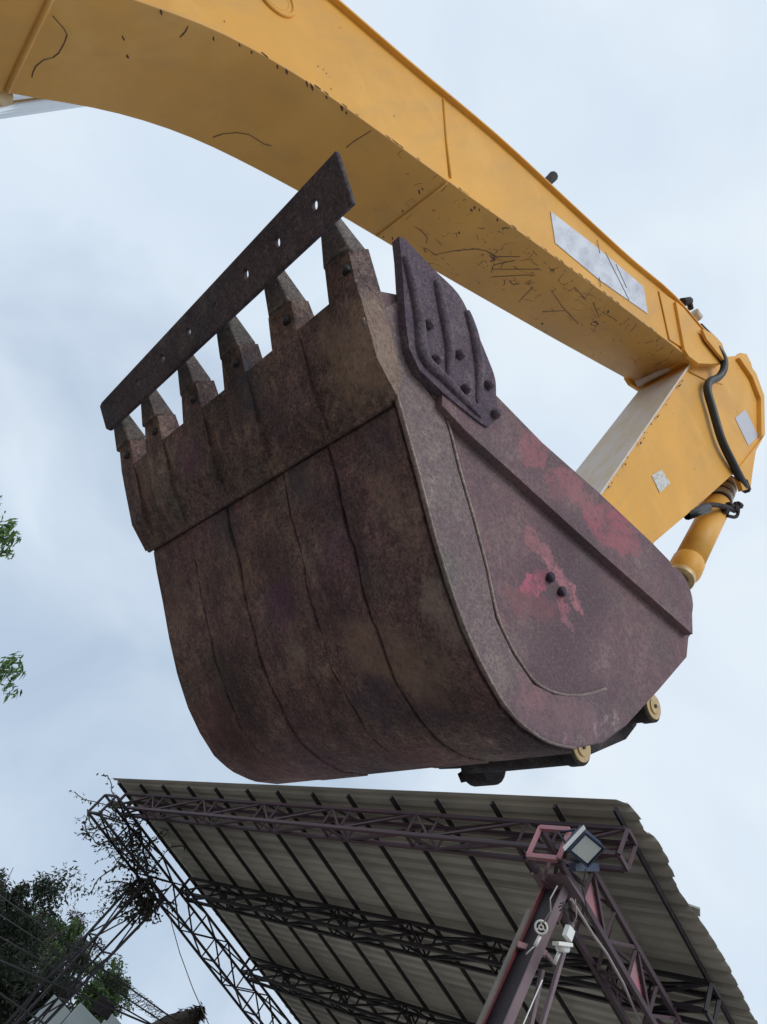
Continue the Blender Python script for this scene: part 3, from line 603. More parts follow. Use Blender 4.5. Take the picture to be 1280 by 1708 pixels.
# ================================================================== excavator
ex = empty('excavator', (-3.4, 1.75, 0)); tag(ex, 'yellow excavator holding its rusty toothed bucket high over the yard', 'excavator')
YM = 1.75; BY0, BY1 = 1.56, 1.94
LOW = [(-1.95, 1.75), (-1.62, 2.5), (-1.45, 3.1)]
near = [(10, -60), (215, 0), (270, 19), (320, 32), (390, 65), (460, 107), (515, 137), (580, 185), (640, 227), (733, 295), (866, 388), (998, 483), (1147, 596)]
LOWp = [xz(x, y, BY0) for x, y in near[1:]]
# average with the far edge where it was measured
UPp = [xz(x, y, BY0-.008) for x, y in ((550, 0), (600, 35), (640, 77), (741, 159), (839, 239), (919, 316), (998, 388), (1078, 462), (1110, 478), (1130, 500), (1165, 545), (1190, 570), (1207, 592), (1206, 606), (1166, 608))]
farp = [xz(x, y, BY1) for x, y in ((10, 151), (65, 159), (130, 166), (210, 185), (280, 207), (350, 235), (425, 275), (495, 311), (582, 362), (640, 397), (760, 467), (919, 558), (1062, 637))]
lowN = [(-2.08, 1.6), (-1.82, 2.3), (-1.60, 2.95)]+LOWp
lowF = [(-2.05, 1.5), (-1.77, 2.2), (-1.54, 2.85)]+farp
def resample(path, n):
    L_ = [0]
    for a, b in zip(path, path[1:]): L_.append(L_[-1]+math.dist(a, b))
    o = []
    for i in range(n):
        d = L_[-1]*i/(n-1)
        for j in range(len(path)-1):
            if L_[j+1] >= d-1e-9: t = (d-L_[j])/(L_[j+1]-L_[j]+1e-9); o.append((path[j][0]+(path[j+1][0]-path[j][0])*t, path[j][1]+(path[j+1][1]-path[j][1])*t)); break
    return o
def relax(p, n):
    for _ in range(n): p = [p[0]]+[((a[0]+2*b[0]+c[0])/4, (a[1]+2*b[1]+c[1])/4) for a, b, c in zip(p, p[1:], p[2:])]+[p[-1]]
    return p
NS = 60
lowN = relax(resample(lowN, NS), 3); lowF = relax(resample(lowF, NS), 3)
upc = [(-2.35, 1.75), (-2.2, 2.9), (-1.95, 3.9), (-1.68, 4.4)]+UPp
uph = relax(resample(upc[:-4], 40), 3)+upc[-4:]
bmb = MB(); nl, nu = len(lowN), len(uph)
nearP = lowN+uph[::-1]; farP = lowF+uph[::-1]; n_ = len(nearP)
bmb.add([(x, BY0, z) for x, z in nearP]+[(x, BY1, z) for x, z in farP], [tuple(range(n_)), tuple(range(2*n_-1, n_-1, -1))]+[(i, i+n_, (i+1) % n_+n_, (i+1) % n_) for i in range(nl-1, n_)])
boom = bmb.build('boom', Mt['yellow'], ex)
# belly plate, a few millimetres wider than the side plates
vs = []
for (a, b), (c, d) in zip(lowN, lowF): vs += [(a, BY0-.010, b), (c, BY1+.010, d)]
bp_ = MB().add(vs, [(2*i, 2*i+1, 2*i+3, 2*i+2) for i in range(NS-1)], True).build('belly_plate', Mt['belly'], boom)
m_ = bp_.modifiers.new('thick', 'SOLIDIFY'); m_.thickness = .014; m_.offset = 0
m_ = bp_.modifiers.new('bevel', 'BEVEL'); m_.width = .003; m_.segments = 2; m_.limit_method = 'ANGLE'; m_.angle_limit = math.radians(40)
MB().ribbon(uph[:-3], BY0-.026, BY1+.026, .014).build('top_flange', Mt['yellow'], boom, .003)
# weld seams
def seam(name, pts, r, parent, mat='yellow'): return MB().tube(pts, r, 6).build(name, Mt[mat], parent)
def off(px, py, y, dz=0): q = at(px, py, y); q.z += dz; return q
seam('weld_seam', [at(740, 166, BY0-.001), at(745, 235, BY0-.001), at(751, 296, BY0-.001)], .008, boom)
def bel(px, py, fr):   # point on belly between near and far edge
    return None
def bel_pt(u, f, d=.0085):
    i = min(int(u*(NS-1)), NS-2); t = u*(NS-1)-i
    a = Vector((lowN[i][0], BY0-.01, lowN[i][1])).lerp(Vector((lowN[i+1][0], BY0-.01, lowN[i+1][1])), t); b = Vector((lowF[i][0], BY1+.01, lowF[i][1])).lerp(Vector((lowF[i+1][0], BY1+.01, lowF[i+1][1])), t)
    dx, dz = lowN[i+1][0]-lowN[i][0], lowN[i+1][1]-lowN[i][1]; n = Vector((dz, 0, -dx)).normalized(); return a.lerp(b, f)+n*d
def proj(v):
    q = v-Vector((0, 0, EYE)); z = q.dot(FW); return 640+1233*q.dot(RT)/z, 854-1233*q.dot(UP)/z
TAB = [(u/240, f/24, proj(bel_pt(u/240, f/24))) for u in range(60, 241) for f in range(25)]
def belly_uv(px, py):
    bu, bf, bp2 = min(TAB, key=lambda t: (t[2][0]-px)**2+(t[2][1]-py)**2); st2 = (1/240, 1/24)
    for _ in range(7):
        c = [(bu+i*st2[0]/2, min(1, max(0, bf+j*st2[1]/2))) for i in (-1, 0, 1) for j in (-1, 0, 1)]; c = [(min(1, max(0, u)), f) for u, f in c]
        e, bu, bf = min(((proj(bel_pt(u, f))[0]-px)**2+(proj(bel_pt(u, f))[1]-py)**2, u, f) for u, f in c); st2 = (st2[0]/2, st2[1]/2)
    return bu, bf, e
def belly_hit(px, py):
    u, f, e = belly_uv(px, py); return bel_pt(u, f) if e < 4 else None
def bel_seam(p, q, r=.009):
    (u0, f0, _), (u1, f1, _) = belly_uv(*p), belly_uv(*q); seam('weld_seam', [bel_pt(u0+(u1-u0)*t, .015+.97*t, .006) for t in (0, .33, .66, 1)], r, boom, 'belly')
bel_seam((748, 302), (636, 386), .008); bel_seam((84, 0), (12, 150), .011)
# scratches and paint chips laid on the belly
sk = MB(); rs = random.Random(5)
def scratch(pts, wpx=.004):
    q = [belly_hit(*p) for p in pts]; q = [v for v in q if v is not None]
    for a, b in zip(q, q[1:]):
        if (b-a).length > .4: continue
        d = (b-a).normalized(); nrm = Vector((.5, 0, -.8)).normalized(); s = d.cross(nrm).normalized()*wpx*.5; k2 = rs.uniform(.6, 1.2)
        sk.add([a-s*k2, b-s, b+s, a+s*k2, ], [(0, 1, 2, 3)])
for pl in ([(88, 26), (98, 38), (107, 48), (112, 58), (107, 72), (98, 88), (88, 96), (72, 100), (60, 110), (55, 120), (53, 129)], [(355, 229), (372, 223), (395, 221), (415, 224), (428, 232), (440, 240), (453, 243)],
           [(620, 217), (608, 225), (590, 236), (578, 246)], [(300, 62), (309, 52), (314, 43), (311, 50), (305, 58)], [(692, 378), (705, 386), (714, 398), (711, 405)], [(723, 425), (760, 418), (800, 415)],
           [(786, 414), (810, 418), (830, 428), (868, 428)], [(812, 418), (832, 432)], [(820, 455), (823, 442), (860, 434)], [(820, 449), (900, 449)], [(820, 462), (890, 458)], [(920, 484), (937, 510), (965, 540)], [(866, 503), (890, 478)], [(905, 520), (945, 518)], [(990, 505), (1000, 530)], [(1005, 520), (1030, 535)], [(960, 480), (978, 500)]):
    scratch(pl, .0038)
for i in range(70):
    x = rs.uniform(660, 1120); yy = 300+(x-750)*.745 + rs.uniform(15, 130)*(1-(x-660)/900); a = rs.uniform(-1, 1.3); ln = rs.choice((6, 9, 14, 30 if i % 6 == 0 else 10)); scratch([(x, yy), (x+ln*math.cos(a)*.5, yy+ln*math.sin(a)*.5+rs.uniform(-2, 2)), (x+ln*math.cos(a), yy+ln*math.sin(a))], rs.uniform(.001, .003))
def chip(px, py, r):
    c = belly_hit(px, py)
    if c is None: return
    n = 8; nrm = Vector((.6, 0, -.75)).normalized(); u = nrm.orthogonal().normalized(); v = nrm.cross(u); sk.add([c+(u*math.cos(6.283*k/n)*rs.uniform(.5, 1.3)*1.8+v*math.sin(6.283*k/n)*rs.uniform(.4, 1.1))*r for k in range(n)], [tuple(range(n))])
for px, py in ((268, 19), (400, 75), (420, 87), (463, 112), (478, 119), (512, 139), (520, 145), (545, 162), (570, 180), (578, 188), (205, 62), (212, 93), (356, 64), (792, 346), (800, 350), (787, 350), (700, 320), (705, 315), (672, 352), (716, 440), (766, 388), (640, 395), (655, 398), (672, 402), (830, 367), (905, 540), (1015, 520)): chip(px, py, rs.uniform(.004, .008))
sk.build('paint_scratches', Mt['scratch'], boom, kind='stuff')
ck = MB(); rs2 = random.Random(12)
def onside(px, py, r, y=BY0-.0015, st_=(1, 1)):
    c = at(px, py, y); n = 8; ph = rs2.uniform(0, 3); ck.add([c+Vector((math.cos(6.283*k/n)*st_[0], 0, math.sin(6.283*k/n)*st_[1]))*r*rs2.uniform(.4, 1.3) for k in range(n)], [tuple(range(n))])
for px, py in ((375, 35), (540, 115), (545, 122), (548, 128), (553, 148), (567, 45), (627, 89), (650, 170), (658, 193), (602, 146), (531, 110)): onside(px, py, rs2.uniform(.0022, .0045))
for i in range(34):
    j = rs2.randint(26, 50); p = Vector(lowN[j]).lerp(Vector(lowN[j+1]), rs2.random()); c = Vector((p.x, BY0-.0112, p.y)); n = 7; r = rs2.uniform(.003, .009)
    d = Vector((.75, 0, .66)); ck.add([c+d*math.cos(6.283*k/n)*r*2.5*rs2.uniform(.5, 1.2)+Vector((-.66, 0, .75))*math.sin(6.283*k/n)*r*.6*rs2.uniform(.3, 1.2) for k in range(n)], [tuple(range(n))])
ck.build('paint_chips', Mt['dark_metal'], boom, kind='stuff')
# round boss ring on the side, bolt stub on top, decal
bc = at(458, -8, BY0); rg = MB(); ring(rg, bc+Vector((0, -.002, 0)), Vector((0, 1, 0)), .085, .009, 30); ring(rg, bc+Vector((0, -.001, 0)), Vector((0, 1, 0)), .064, .005, 30); rg.tube([bc+Vector((0, .01, 0)), bc+Vector((0, -.004, 0))], .08, 30); rg.build('pin_boss', Mt['yellow'], boom)
MB().tube([at(905, 312, 1.62), at(919, 298, 1.62), at(923, 294, 1.62)], [.028, .028, .03], 10).build('hose_stub', Mt['dark_metal'], boom, .003)
MB().tube([at(900, 300, 1.63), at(912, 304, 1.63)], .02, 8).build('stub_base', Mt['dark_metal'], boom)
def plate(name, pxs, y, th, mat, parent, bevel=0, label=None): return MB().prism([xz(x, yy, y) for x, yy in pxs], y, y+th).build(name, mat, parent, bevel, label=label)
plate('decal', [(919, 352), (1000, 415), (1074, 478), (1081, 523), (1000, 466), (927, 405)], BY0-.004, .003, Mt['decal'], boom, label='long faded white decal strip')
for a, b in (((997, 400), (1001, 422)), ((1010, 420), (1050, 500)), ((1028, 440), (1046, 480)), ((1000, 462), (1003, 478))): MB().bar(at(*a, BY0-.0055), at(*b, BY0-.0055), .004, .001, up=(0, 1, 0)).build('scratch', Mt['dark_metal'], boom)
# nose plates of the boom fork
nose = [(1128, 502), (1140, 512), (1172, 550), (1196, 572), (1209, 590), (1207, 606), (1186, 607), (1166, 606), (1150, 594), (1143, 583)]
for y0, y1 in ((BY0-.028, BY0-.002),): plate('nose_plate', nose, y0, y1-y0, Mt['yellow'], boom, .006)
MB().prism([xz(x, y, BY0-.015) for x, y in nose], BY1+.002, BY1+.028).build('nose_plate', Mt['yellow'], boom, .006)
plate('bevel_strip', [(1100, 484), (1129, 503), (1146, 584), (1118, 566)], BY0-.010, .009, Mt['yellow'], boom, .004)
MB().tube([at(1148, 598, BY0+.03), at(1062, 641, BY1-.03)], .022, 10).build('nose_tube', Mt['worn'], boom)
MB().bar(at(1150, 602, BY0+.06), at(1078, 634, BY1-.05), .006, .012).build('shim', Mt['worn'], boom)
# clutter on the nose: hose clamps and fittings
for p0, p1, r, nmn, mm in (((1138, 504), (1150, 502), .030, 'fitting', 'dark_metal'), ((1150, 503), (1153, 515), .020, 'fitting', 'dark_metal'), ((1158, 520), (1166, 532), .034, 'clamp', 'worn'), ((1172, 545), (1176, 560), .018, 'fitting', 'dark_metal'), ((1080, 476), (1098, 484), .02, 'fitting', 'worn')): MB().tube([at(*p0, 1.6), at(*p1, 1.6)], r, 8).build(nmn, Mt[mm], boom, .003)
MB().tube([at(1170, 542, 1.58), at(1180, 552, 1.6), at(1195, 566, 1.62)], .012, 8).build('hose', Mt['rubber'], boom)
plate('ear_plate', [(1172, 548), (1190, 556), (1205, 572), (1212, 592), (1208, 600), (1196, 586), (1180, 566)], 1.50, .02, Mt['yellow'], boom, .004)

# ---- stick
SY0, SY1 = 1.60, 1.90
sp = [(1150, 612), (1100, 680), (1005, 820)]
SP = [xz(x, y, SY0) for x, y in ((1152, 600), (1200, 596), (1238, 592), (1262, 628), (1274, 660), (1276, 722), (1262, 742), (1240, 775), (1222, 792), (1180, 830), (1092, 905))]+[(1.34, 3.9), (1.42, 3.62), (1.36, 3.5), (1.22, 3.56)]+[xz(x, y, SY0) for x, y in ((1003, 822), (1100, 680))]
stick = MB().prism(SP, SY0, SY1).build('stick', Mt['yellow'], ex, .006)
a_, b_ = Vector(xz(1152, 606, SY0)), Vector(xz(1003, 822, SY0)); a_ = Vector((a_[0], a_[1])); b_ = Vector((b_[0], b_[1])); c_ = b_+(b_-a_)*.3
MB().ribbon([tuple(c_), tuple(b_), tuple(a_.lerp(b_, .5)), tuple(a_)], SY0-.014, SY1+.014, -.0 if False else .012).build('belly_plate', Mt['worn'], stick, .002)
plate('seam_plate', [(1240, 593), (1262, 622), (1276, 660), (1277, 725), (1271, 727), (1270, 664), (1256, 628), (1234, 596)], SY0-.03, .06, Mt['yellow'], stick, .003)
plate('top_lug', [(1225, 598), (1236, 588), (1246, 590), (1254, 606), (1258, 622), (1248, 614)], SY0+.05, .03, Mt['yellow'], stick, .004)
plate('cylinder_lug', [(1277, 724), (1262, 752), (1256, 790), (1253, 815), (1240, 818), (1232, 790), (1225, 790), (1240, 772)], SY0-.012, .03, Mt['yellow'], stick, .004)
MB().prism([xz(x, y, SY0-.012) for x, y in [(1277, 724), (1262, 752), (1256, 790), (1253, 815), (1240, 818), (1232, 790), (1225, 790), (1240, 772)]], SY1-.02, SY1+.012).build('cylinder_lug', Mt['yellow'], stick, .004)
seam('weld_seam', [at(1150, 620, SY0-.002), at(1175, 632, SY0-.002), at(1205, 640, SY0-.002)], .007, stick)
plate('label_sticker', [(1227, 697), (1244, 683), (1266, 727), (1249, 743)], SY0-.003, .002, Mt['white_sticker'], stick, label='blank white sticker near the stick head')
plate('label_sticker', [(1088, 793), (1104, 783), (1119, 806), (1101, 822)], SY0-.003, .002, Mt['sticker'], stick, label='worn square sticker with flaking print')
rc = MB(); r3 = random.Random(21)
for i in range(26):
    t = r3.random(); p = a_.lerp(b_, t); c = Vector((p.x+r3.uniform(.0, .02), SY0-.0145, p.y)); n = 7; r = r3.uniform(.003, .009)
    rc.add([c+Vector((math.cos(6.28*k/n)*r*.7*r3.uniform(.4, 1.2), 0, math.sin(6.28*k/n)*r*2.2*r3.uniform(.4, 1.2))) for k in range(n)], [tuple(range(n))])
rc.build('paint_chips', Mt['dark_metal'], stick, kind='stuff')
# hose along the stick
def smooth(pts, n=6):
    q = []
    P = [pts[0]]+list(pts)+[pts[-1]]
    for i in range(1, len(P)-2):
        for k in range(n):
            t = k/n; q.append(.5*((2*P[i])+(P[i+1]-P[i-1])*t+(2*P[i-1]-5*P[i]+4*P[i+1]-P[i+2])*t*t+(3*P[i]-P[i-1]-3*P[i+1]+P[i+2])*t**3))
    q.append(pts[-1]); return q
hp = [at(1196, 580, 1.52), at(1207, 597, 1.51), at(1208, 615, 1.52), at(1199, 629, 1.545), at(1184, 637, 1.555), at(1181, 652, 1.56), at(1190, 685, 1.56), at(1205, 735, 1.56), at(1224, 775, 1.57), at(1243, 812, 1.6)]
MB().tube(smooth(hp), .025, 12).build('hydraulic_hose', Mt['rubber'], stick)
MB().tube([at(1240, 803, 1.595), at(1246, 818, 1.61)], .028, 6).build('hose_fitting', Mt['dark_metal'], stick)
# ---- bucket cylinder
bcy = empty('bucket_cylinder', (0, 0, 0), ex); bcy.matrix_parent_inverse = Matrix.Translation(-ex.location)
def cy(px, py): return at(px, py, 1.75)
c0, c1, c2, c3 = cy(1212, 806), cy(1197, 843), cy(1142, 952), cy(1100, 1040)
ax = (c2-c1).normalized(); c3 = c2+ax*.9
barrel = MB().tube([c1, c2], .082, 24).build('bucket_cylinder_barrel', Mt['yellow'], ex)
bpy.data.objects.remove(bcy)
MB().tube([c0, c1-ax*.02], .068, 20).build('cylinder_head', Mt['dark_metal'], barrel)
for f_ in (.12, .38, .64): p = c0.lerp(c1, f_); MB().tube([p, p+ax*.05], .078, 20).build('collar', Mt['worn'], barrel, .004)
MB().tube([c2-ax*.09, c2, c2+ax*.07], [.088, .088, .06], 24).build('gland', Mt['yellow'], barrel, .003)
MB().tube([c2+ax*.06, c2+ax*.10], .075, 20).build('gland_nut', Mt['boss'], barrel, .003)
MB().tube([c2+ax*.1, c3], .045, 16).build('rod', Mt['chrome'], barrel)
MB().tube([cy(1138, 861)+Vector((0, -.15, 0)), at(1146, 860, 1.62), at(1158, 855, 1.64), at(1172, 845, 1.66)], [.03, .026, .015, .013], 8).build('hose_end', Mt['rubber'], barrel)
MB().tube(smooth([at(1172, 845, 1.66), at(1190, 842, 1.64), at(1212, 846, 1.65), at(1226, 852, 1.68)]), .016, 8).build('pipe', Mt['dark_metal'], barrel)
MB().tube(smooth([at(1226, 838, 1.66), at(1232, 850, 1.66), at(1228, 862, 1.67), at(1213, 860, 1.67)]), .011, 8).build('pipe', Mt['dark_metal'], barrel)
for x, y in ((1210, 850), (1218, 842), (1226, 846), (1233, 841)): MB().tube([at(x-3, y, 1.66), at(x+3, y+3, 1.66)], .022, 6).build('fitting', Mt['dark_metal'], barrel, .003)
# stiff arc under the stick belly beside the cylinder
# ---- boom cylinder rod behind the boom
ra, rb = at(-60, 186, 2.06), at(128, 161, 2.06); rd = (rb-ra).normalized()
rod = MB().tube([ra-rd*1.6, rb+rd*.25], .034, 20).build('boom_cylinder_rod', Mt['chrome'], ex)
MB().tube([ra-rd*1.65, ra-rd*.45], .07, 20).build('barrel', Mt['yellow'], rod)
MB().tube([at(-60, 150, 2.0), at(14, 158, 2.0)], .03, 12).build('cylinder_pin', Mt['boss'], rod)

# ---- bucket
W0, W1 = 1.10, 2.40
CORN = [(680, 720), (701, 796), (724, 885), (750, 973), (779, 1053), (809, 1117), (843, 1176), (876, 1212), (918, 1239), (961, 1248), (1007, 1239), (1045, 1210), (1100, 1150), (1146, 1096), (1149, 1064)]
C2 = [xz(x, y) for x, y in CORN]
FLP = [(-.245, 3.115), (-.10, 3.058), (.03, 3.02)]+C2
bucket_floor = [p for p in FLP]
UPE = [(1155, 1055), (1155, 1015), (1142, 982), (1117, 935), (1087, 904), (1000, 822), (905, 738), (829, 660), (760, 590), (700, 520), (668, 492)]
U2 = [xz(x, y) for x, y in UPE]
bucket = MB().ribbon(FLP, W0+.004, W1-.004, .028).build('bucket', Mt['floor'], ex, .004)
bucket['label'] = 'large rusty digging bucket with six teeth and a flat bar welded over them'
# base edge (thicker plate at the lip)
MB().ribbon([(-.252, 3.118), (-.10, 3.056), (.035, 3.016)], W0+.002, W1-.002, -.015).build('base_edge', Mt['lip'], bucket, .005)
# longitudinal wear strips on the belly
body = [p for p in FLP[1:] if p[0] < 1.0]
bodyR = resample([(.052, 3.015)]+[p for p in body if p[0] > .06], 34)
edges = [W0+.012, 1.37, 1.58, 1.885, 2.125, W1-.004]
for i in range(5):
    y0 = edges[i]+(.0 if i == 0 else .0045); y1 = edges[i+1]-.0045; th = (.012, .014, .011, .015, .012)[i]
    mb = MB(); mb.ribbon(bodyR, y0, y1, -th); rw = random.Random(50+i)
    for j in range(len(bodyR)):
        w0 = 0 if i == 0 else rw.uniform(-.0035, .0035)+.004*math.sin(j*.9+i*2); w1 = 0 if i == 4 else rw.uniform(-.0035, .0035)+.004*math.sin(j*.9+i*2+2)
        for k_, w_ in ((0, w0), (3, w0), (1, w1), (2, w1)):
            x_, y_, z_ = mb.v[4*j+k_]; mb.v[4*j+k_] = (x_, y_+w_, z_)
    mb.build('wear_strip', Mt['floor'], bucket, .002)
# side plates
def sideplate(y, th, name='side_plate'):
    return MB().prism([(-.245, 3.115), (-.10, 3.058), (.03, 3.02)]+C2+U2, y, y+th).build(name, Mt['side'], bucket, .003)
sideplate(W0, .022); sideplate(W1-.022, .022)
# reinforcement strip along the upper edge
GR_ = [(1156, 1058), (1120, 1026), (1045, 960), (961, 885), (859, 792), (779, 720), (738, 676)]
upstrip = [(738, 640), (800, 640), (829, 660), (905, 738), (1000, 822), (1087, 904), (1117, 935), (1142, 982), (1155, 1015)]
MB().prism([xz(x, y, 1.072) for x, y in upstrip+GR_], 1.072, 1.104).build('edge_strip', Mt['side'], bucket, .004)
MB().prism([(x, z) for x, z in [xz(x, y, 1.1) for x, y in upstrip+GR_]], W1-.002, W1+.026).build('edge_strip', Mt['side'], bucket, .004)
# heel wear plate
heel_out = [(606, 530), (640, 600), (665, 668)]+CORN[:-3]
heel_in = [(1011, 1149), (978, 1161), (950, 1161), (927, 1158), (893, 1141), (859, 1091), (830, 1032), (813, 948), (792, 868), (767, 783), (752, 720), (738, 678), (700, 630), (682, 570), (668, 500)]
hp_ = [xz(x, y, 1.092) for x, y in heel_out]
MB().prism([xz(x, y, 1.088) for x, y in heel_out[:-1]+[(1043, 1211)]+heel_in], 1.0925, 1.102).build('heel_plate', Mt['heel'], bucket, .003)
seam('weld_bead', smooth([at(x, y, 1.0965) for x, y in relax(resample(heel_in[::-1], 60), 2)], 1), .0046, bucket, 'worn_edge')
seam('weld_bead', smooth([at(x, y, 1.092) for x, y in heel_out[:13]], 3), .0036, bucket, 'worn_edge')
seam('weld_bead', smooth([Vector((.033, W0+.01+i*.13, 3.006+random.uniform(-.002, .002))) for i in range(11)], 3), .008, bucket, 'lip')
# weld lumps and two bolt heads on the side
rnd = random.Random(4)
def bolt(px, py, y, r, hgt, name='bolt', mat='cutter'):
    c = at(px, py, y); m = MB().tube([c+Vector((0, .01, 0)), c-Vector((0, hgt*.5, 0)), c-Vector((0, hgt, 0))], [r, r*.98, r*.62], 10); return m.build(name, Mt[mat], bucket)
for x, y in ((918, 963), (937, 987)):
    c = at(x, y, 1.098); MB().tube([c, c-Vector((0, .009, 0))], .014, 12).build('washer', Mt['cutter'], bucket, .002)
    bolt(x+1, y+1, 1.090, .0085, .009, mat='cutter')
# side cutter
CUT = [(666, 394), (677, 399), (722, 447), (765, 490), (790, 540), (812, 592), (826, 630), (828, 660), (829, 692), (819, 708), (805, 707), (740, 655), (700, 617), (683, 580), (677, 535), (674, 490), (670, 430)]
cy0 = 1.066
_cs = smooth([Vector(p) for p in CUT[1:12]], 4); CUTS = [CUT[0]]+[tuple(v) for v in _cs]+CUT[12:]
MB().prism([xz(x, y, cy0) for x, y in CUTS], cy0, 1.094).build('side_cutter', Mt['cutter'], bucket, .010, label='ribbed side cutter bolted to the near cheek', seg=3)
MB().prism([xz(x, y, cy0) for x, y in CUTS], W1, W1+.04).build('side_cutter', Mt['cutter'], bucket, .006)
def rib(pts, r): 
    q = smooth([at(x, y, cy0) for x, y in pts], 5); n = len(q); MB().tube(q, [r*math.sin(math.pi*min(1, .12+.88*i/(n-1)))**.5+.001 if i < n-1 else r*.2 for i in range(n)], 8).build('rib', Mt['cutter'], bucket)
rib([(676, 430), (690, 490), (699, 540), (702, 580), (712, 605), (740, 632), (775, 668), (803, 697)], .017)
rib([(728, 470), (738, 520), (748, 570), (749, 600), (746, 625)], .017)
rib([(778, 520), (790, 560), (798, 610), (799, 640), (796, 672)], .016)
for x, y in ((713, 543), (726, 601), (765, 593), (775, 650), (813, 643), (824, 692)): bolt(x, y, cy0+.001, .0145, .022)
# tooth adapters and teeth
TY = [1.135, 1.39, 1.645, 1.90, 2.165, 2.39]
AP = [(.03, 3.000), (-.075, 3.014), (-.20, 3.074), (-.262, 3.105), (-.338, 3.150), (-.318, 3.22), (-.245, 3.185), (-.19, 3.16), (.0, 3.06)]
TP = [(-.322, 3.152), (-.342, 3.141), (-.435, 3.188), (-.462, 3.212), (-.45, 3.235), (-.318, 3.219)]
rnd = random.Random(15)
for i, y in enumerate(TY):
    hw = .050
    wd = [.050, .056, .066, .060, .050, .047, .060, .064, .05]; m = MB(); na = len(AP); m.add([(x, max(y-wd[j], 1.088), z) for j, (x, z) in enumerate(AP)]+[(x, min(y+wd[j], 2.425), z) for j, (x, z) in enumerate(AP)], [tuple(range(na)), tuple(range(2*na-1, na-1, -1))]+[(j, j+na, (j+1) % na+na, (j+1) % na) for j in range(na)]); m.v = [(x+rnd.uniform(-.002, .002), yy+rnd.uniform(-.003, .003), z) for x, yy, z in m.v]
    m.build('tooth_adapter', Mt['lip'], bucket, .012, seg=3)
    n = len(TP); k_ = [.99, 1.0, .50, .38, .38, .94]; ww = rnd.uniform(-.08, .08); k_ = [q+ww*(q < .5) for q in k_]
    vs = [(x+rnd.uniform(-.004, .004), y-hw*k_[j], z) for j, (x, z) in enumerate(TP)]+[(x+rnd.uniform(-.004, .004), y+hw*k_[j], z) for j, (x, z) in enumerate(TP)]
    vs = [(x+rnd.uniform(-.004, .004), yy+rnd.uniform(-.004, .004), z+rnd.uniform(-.003, .003)) for x, yy, z in vs]; t_ = MB().add(vs, [tuple(range(n)), tuple(range(2*n-1, n-1, -1))]+[(j, j+n, (j+1) % n+n, (j+1) % n) for j in range(n)]).build('tooth', Mt['tooth'], bucket, .010)
    MB().tube([(-.302, y-.028, 3.128), (-.287, y-.028, 3.108+.009)], [.012, .013], 8).build('dark_pin_slot', Mt['rubber'], bucket)  # black stub standing for the open pin slot, its shade put into the colour
    r = MB(); pts = [(-.336, y-hw*.97, 3.178), (-.341, y-hw*.93, 3.150), (-.343, y-hw*.5, 3.143), (-.343, y, 3.141), (-.343, y+hw*.6, 3.143)]
    r.tube([(a+rnd.uniform(-.003, .003), b, c+rnd.uniform(-.002, .002)) for a, b, c in pts], [.002, .005, .006, .005, .003], 6).build('collar_bead', Mt['tooth'], bucket)
# flat bar with holes over the tooth tips
ya, yb = .985, 2.40
HO = [(1.10, .45), (1.262, .5), (1.415, .5), (1.585, .5), (1.745, .5), (1.92, .5), (2.10, .5)]
ba = Vector((xz(560, 250, ya)[0], 0, xz(560, 250, ya)[1])); bb = Vector((xz(588, 338, ya)[0], 0, xz(588, 338, ya)[1]))
ba2 = Vector((xz(165, 675, yb)[0], 0, xz(165, 675, yb)[1])); bb2 = Vector((xz(178, 722, yb)[0], 0, xz(178, 722, yb)[1]))
nb = Vector((bb.z-ba.z, 0, -(bb.x-ba.x))).normalized(); nb = nb if nb.z > 0 else -nb
def BP(u, v, w_):    # u 0..1 along Y, v across, w thickness upward
    y = ya+(yb-ya)*u; a = ba.lerp(ba2, u); b = bb.lerp(bb2, u); p = a.lerp(b, v)+nb*w_; p.y = y; return p
th = .015; bar_ = MB(); us = [0.]
for j in range(len(HO)-1): us.append(((HO[j][0]+HO[j+1][0])/2-ya)/(yb-ya))
us += [(2.24-ya)/(yb-ya), .985, 1.]
ru = .0100/(yb-ya); rv = .0140/(ba-bb).length
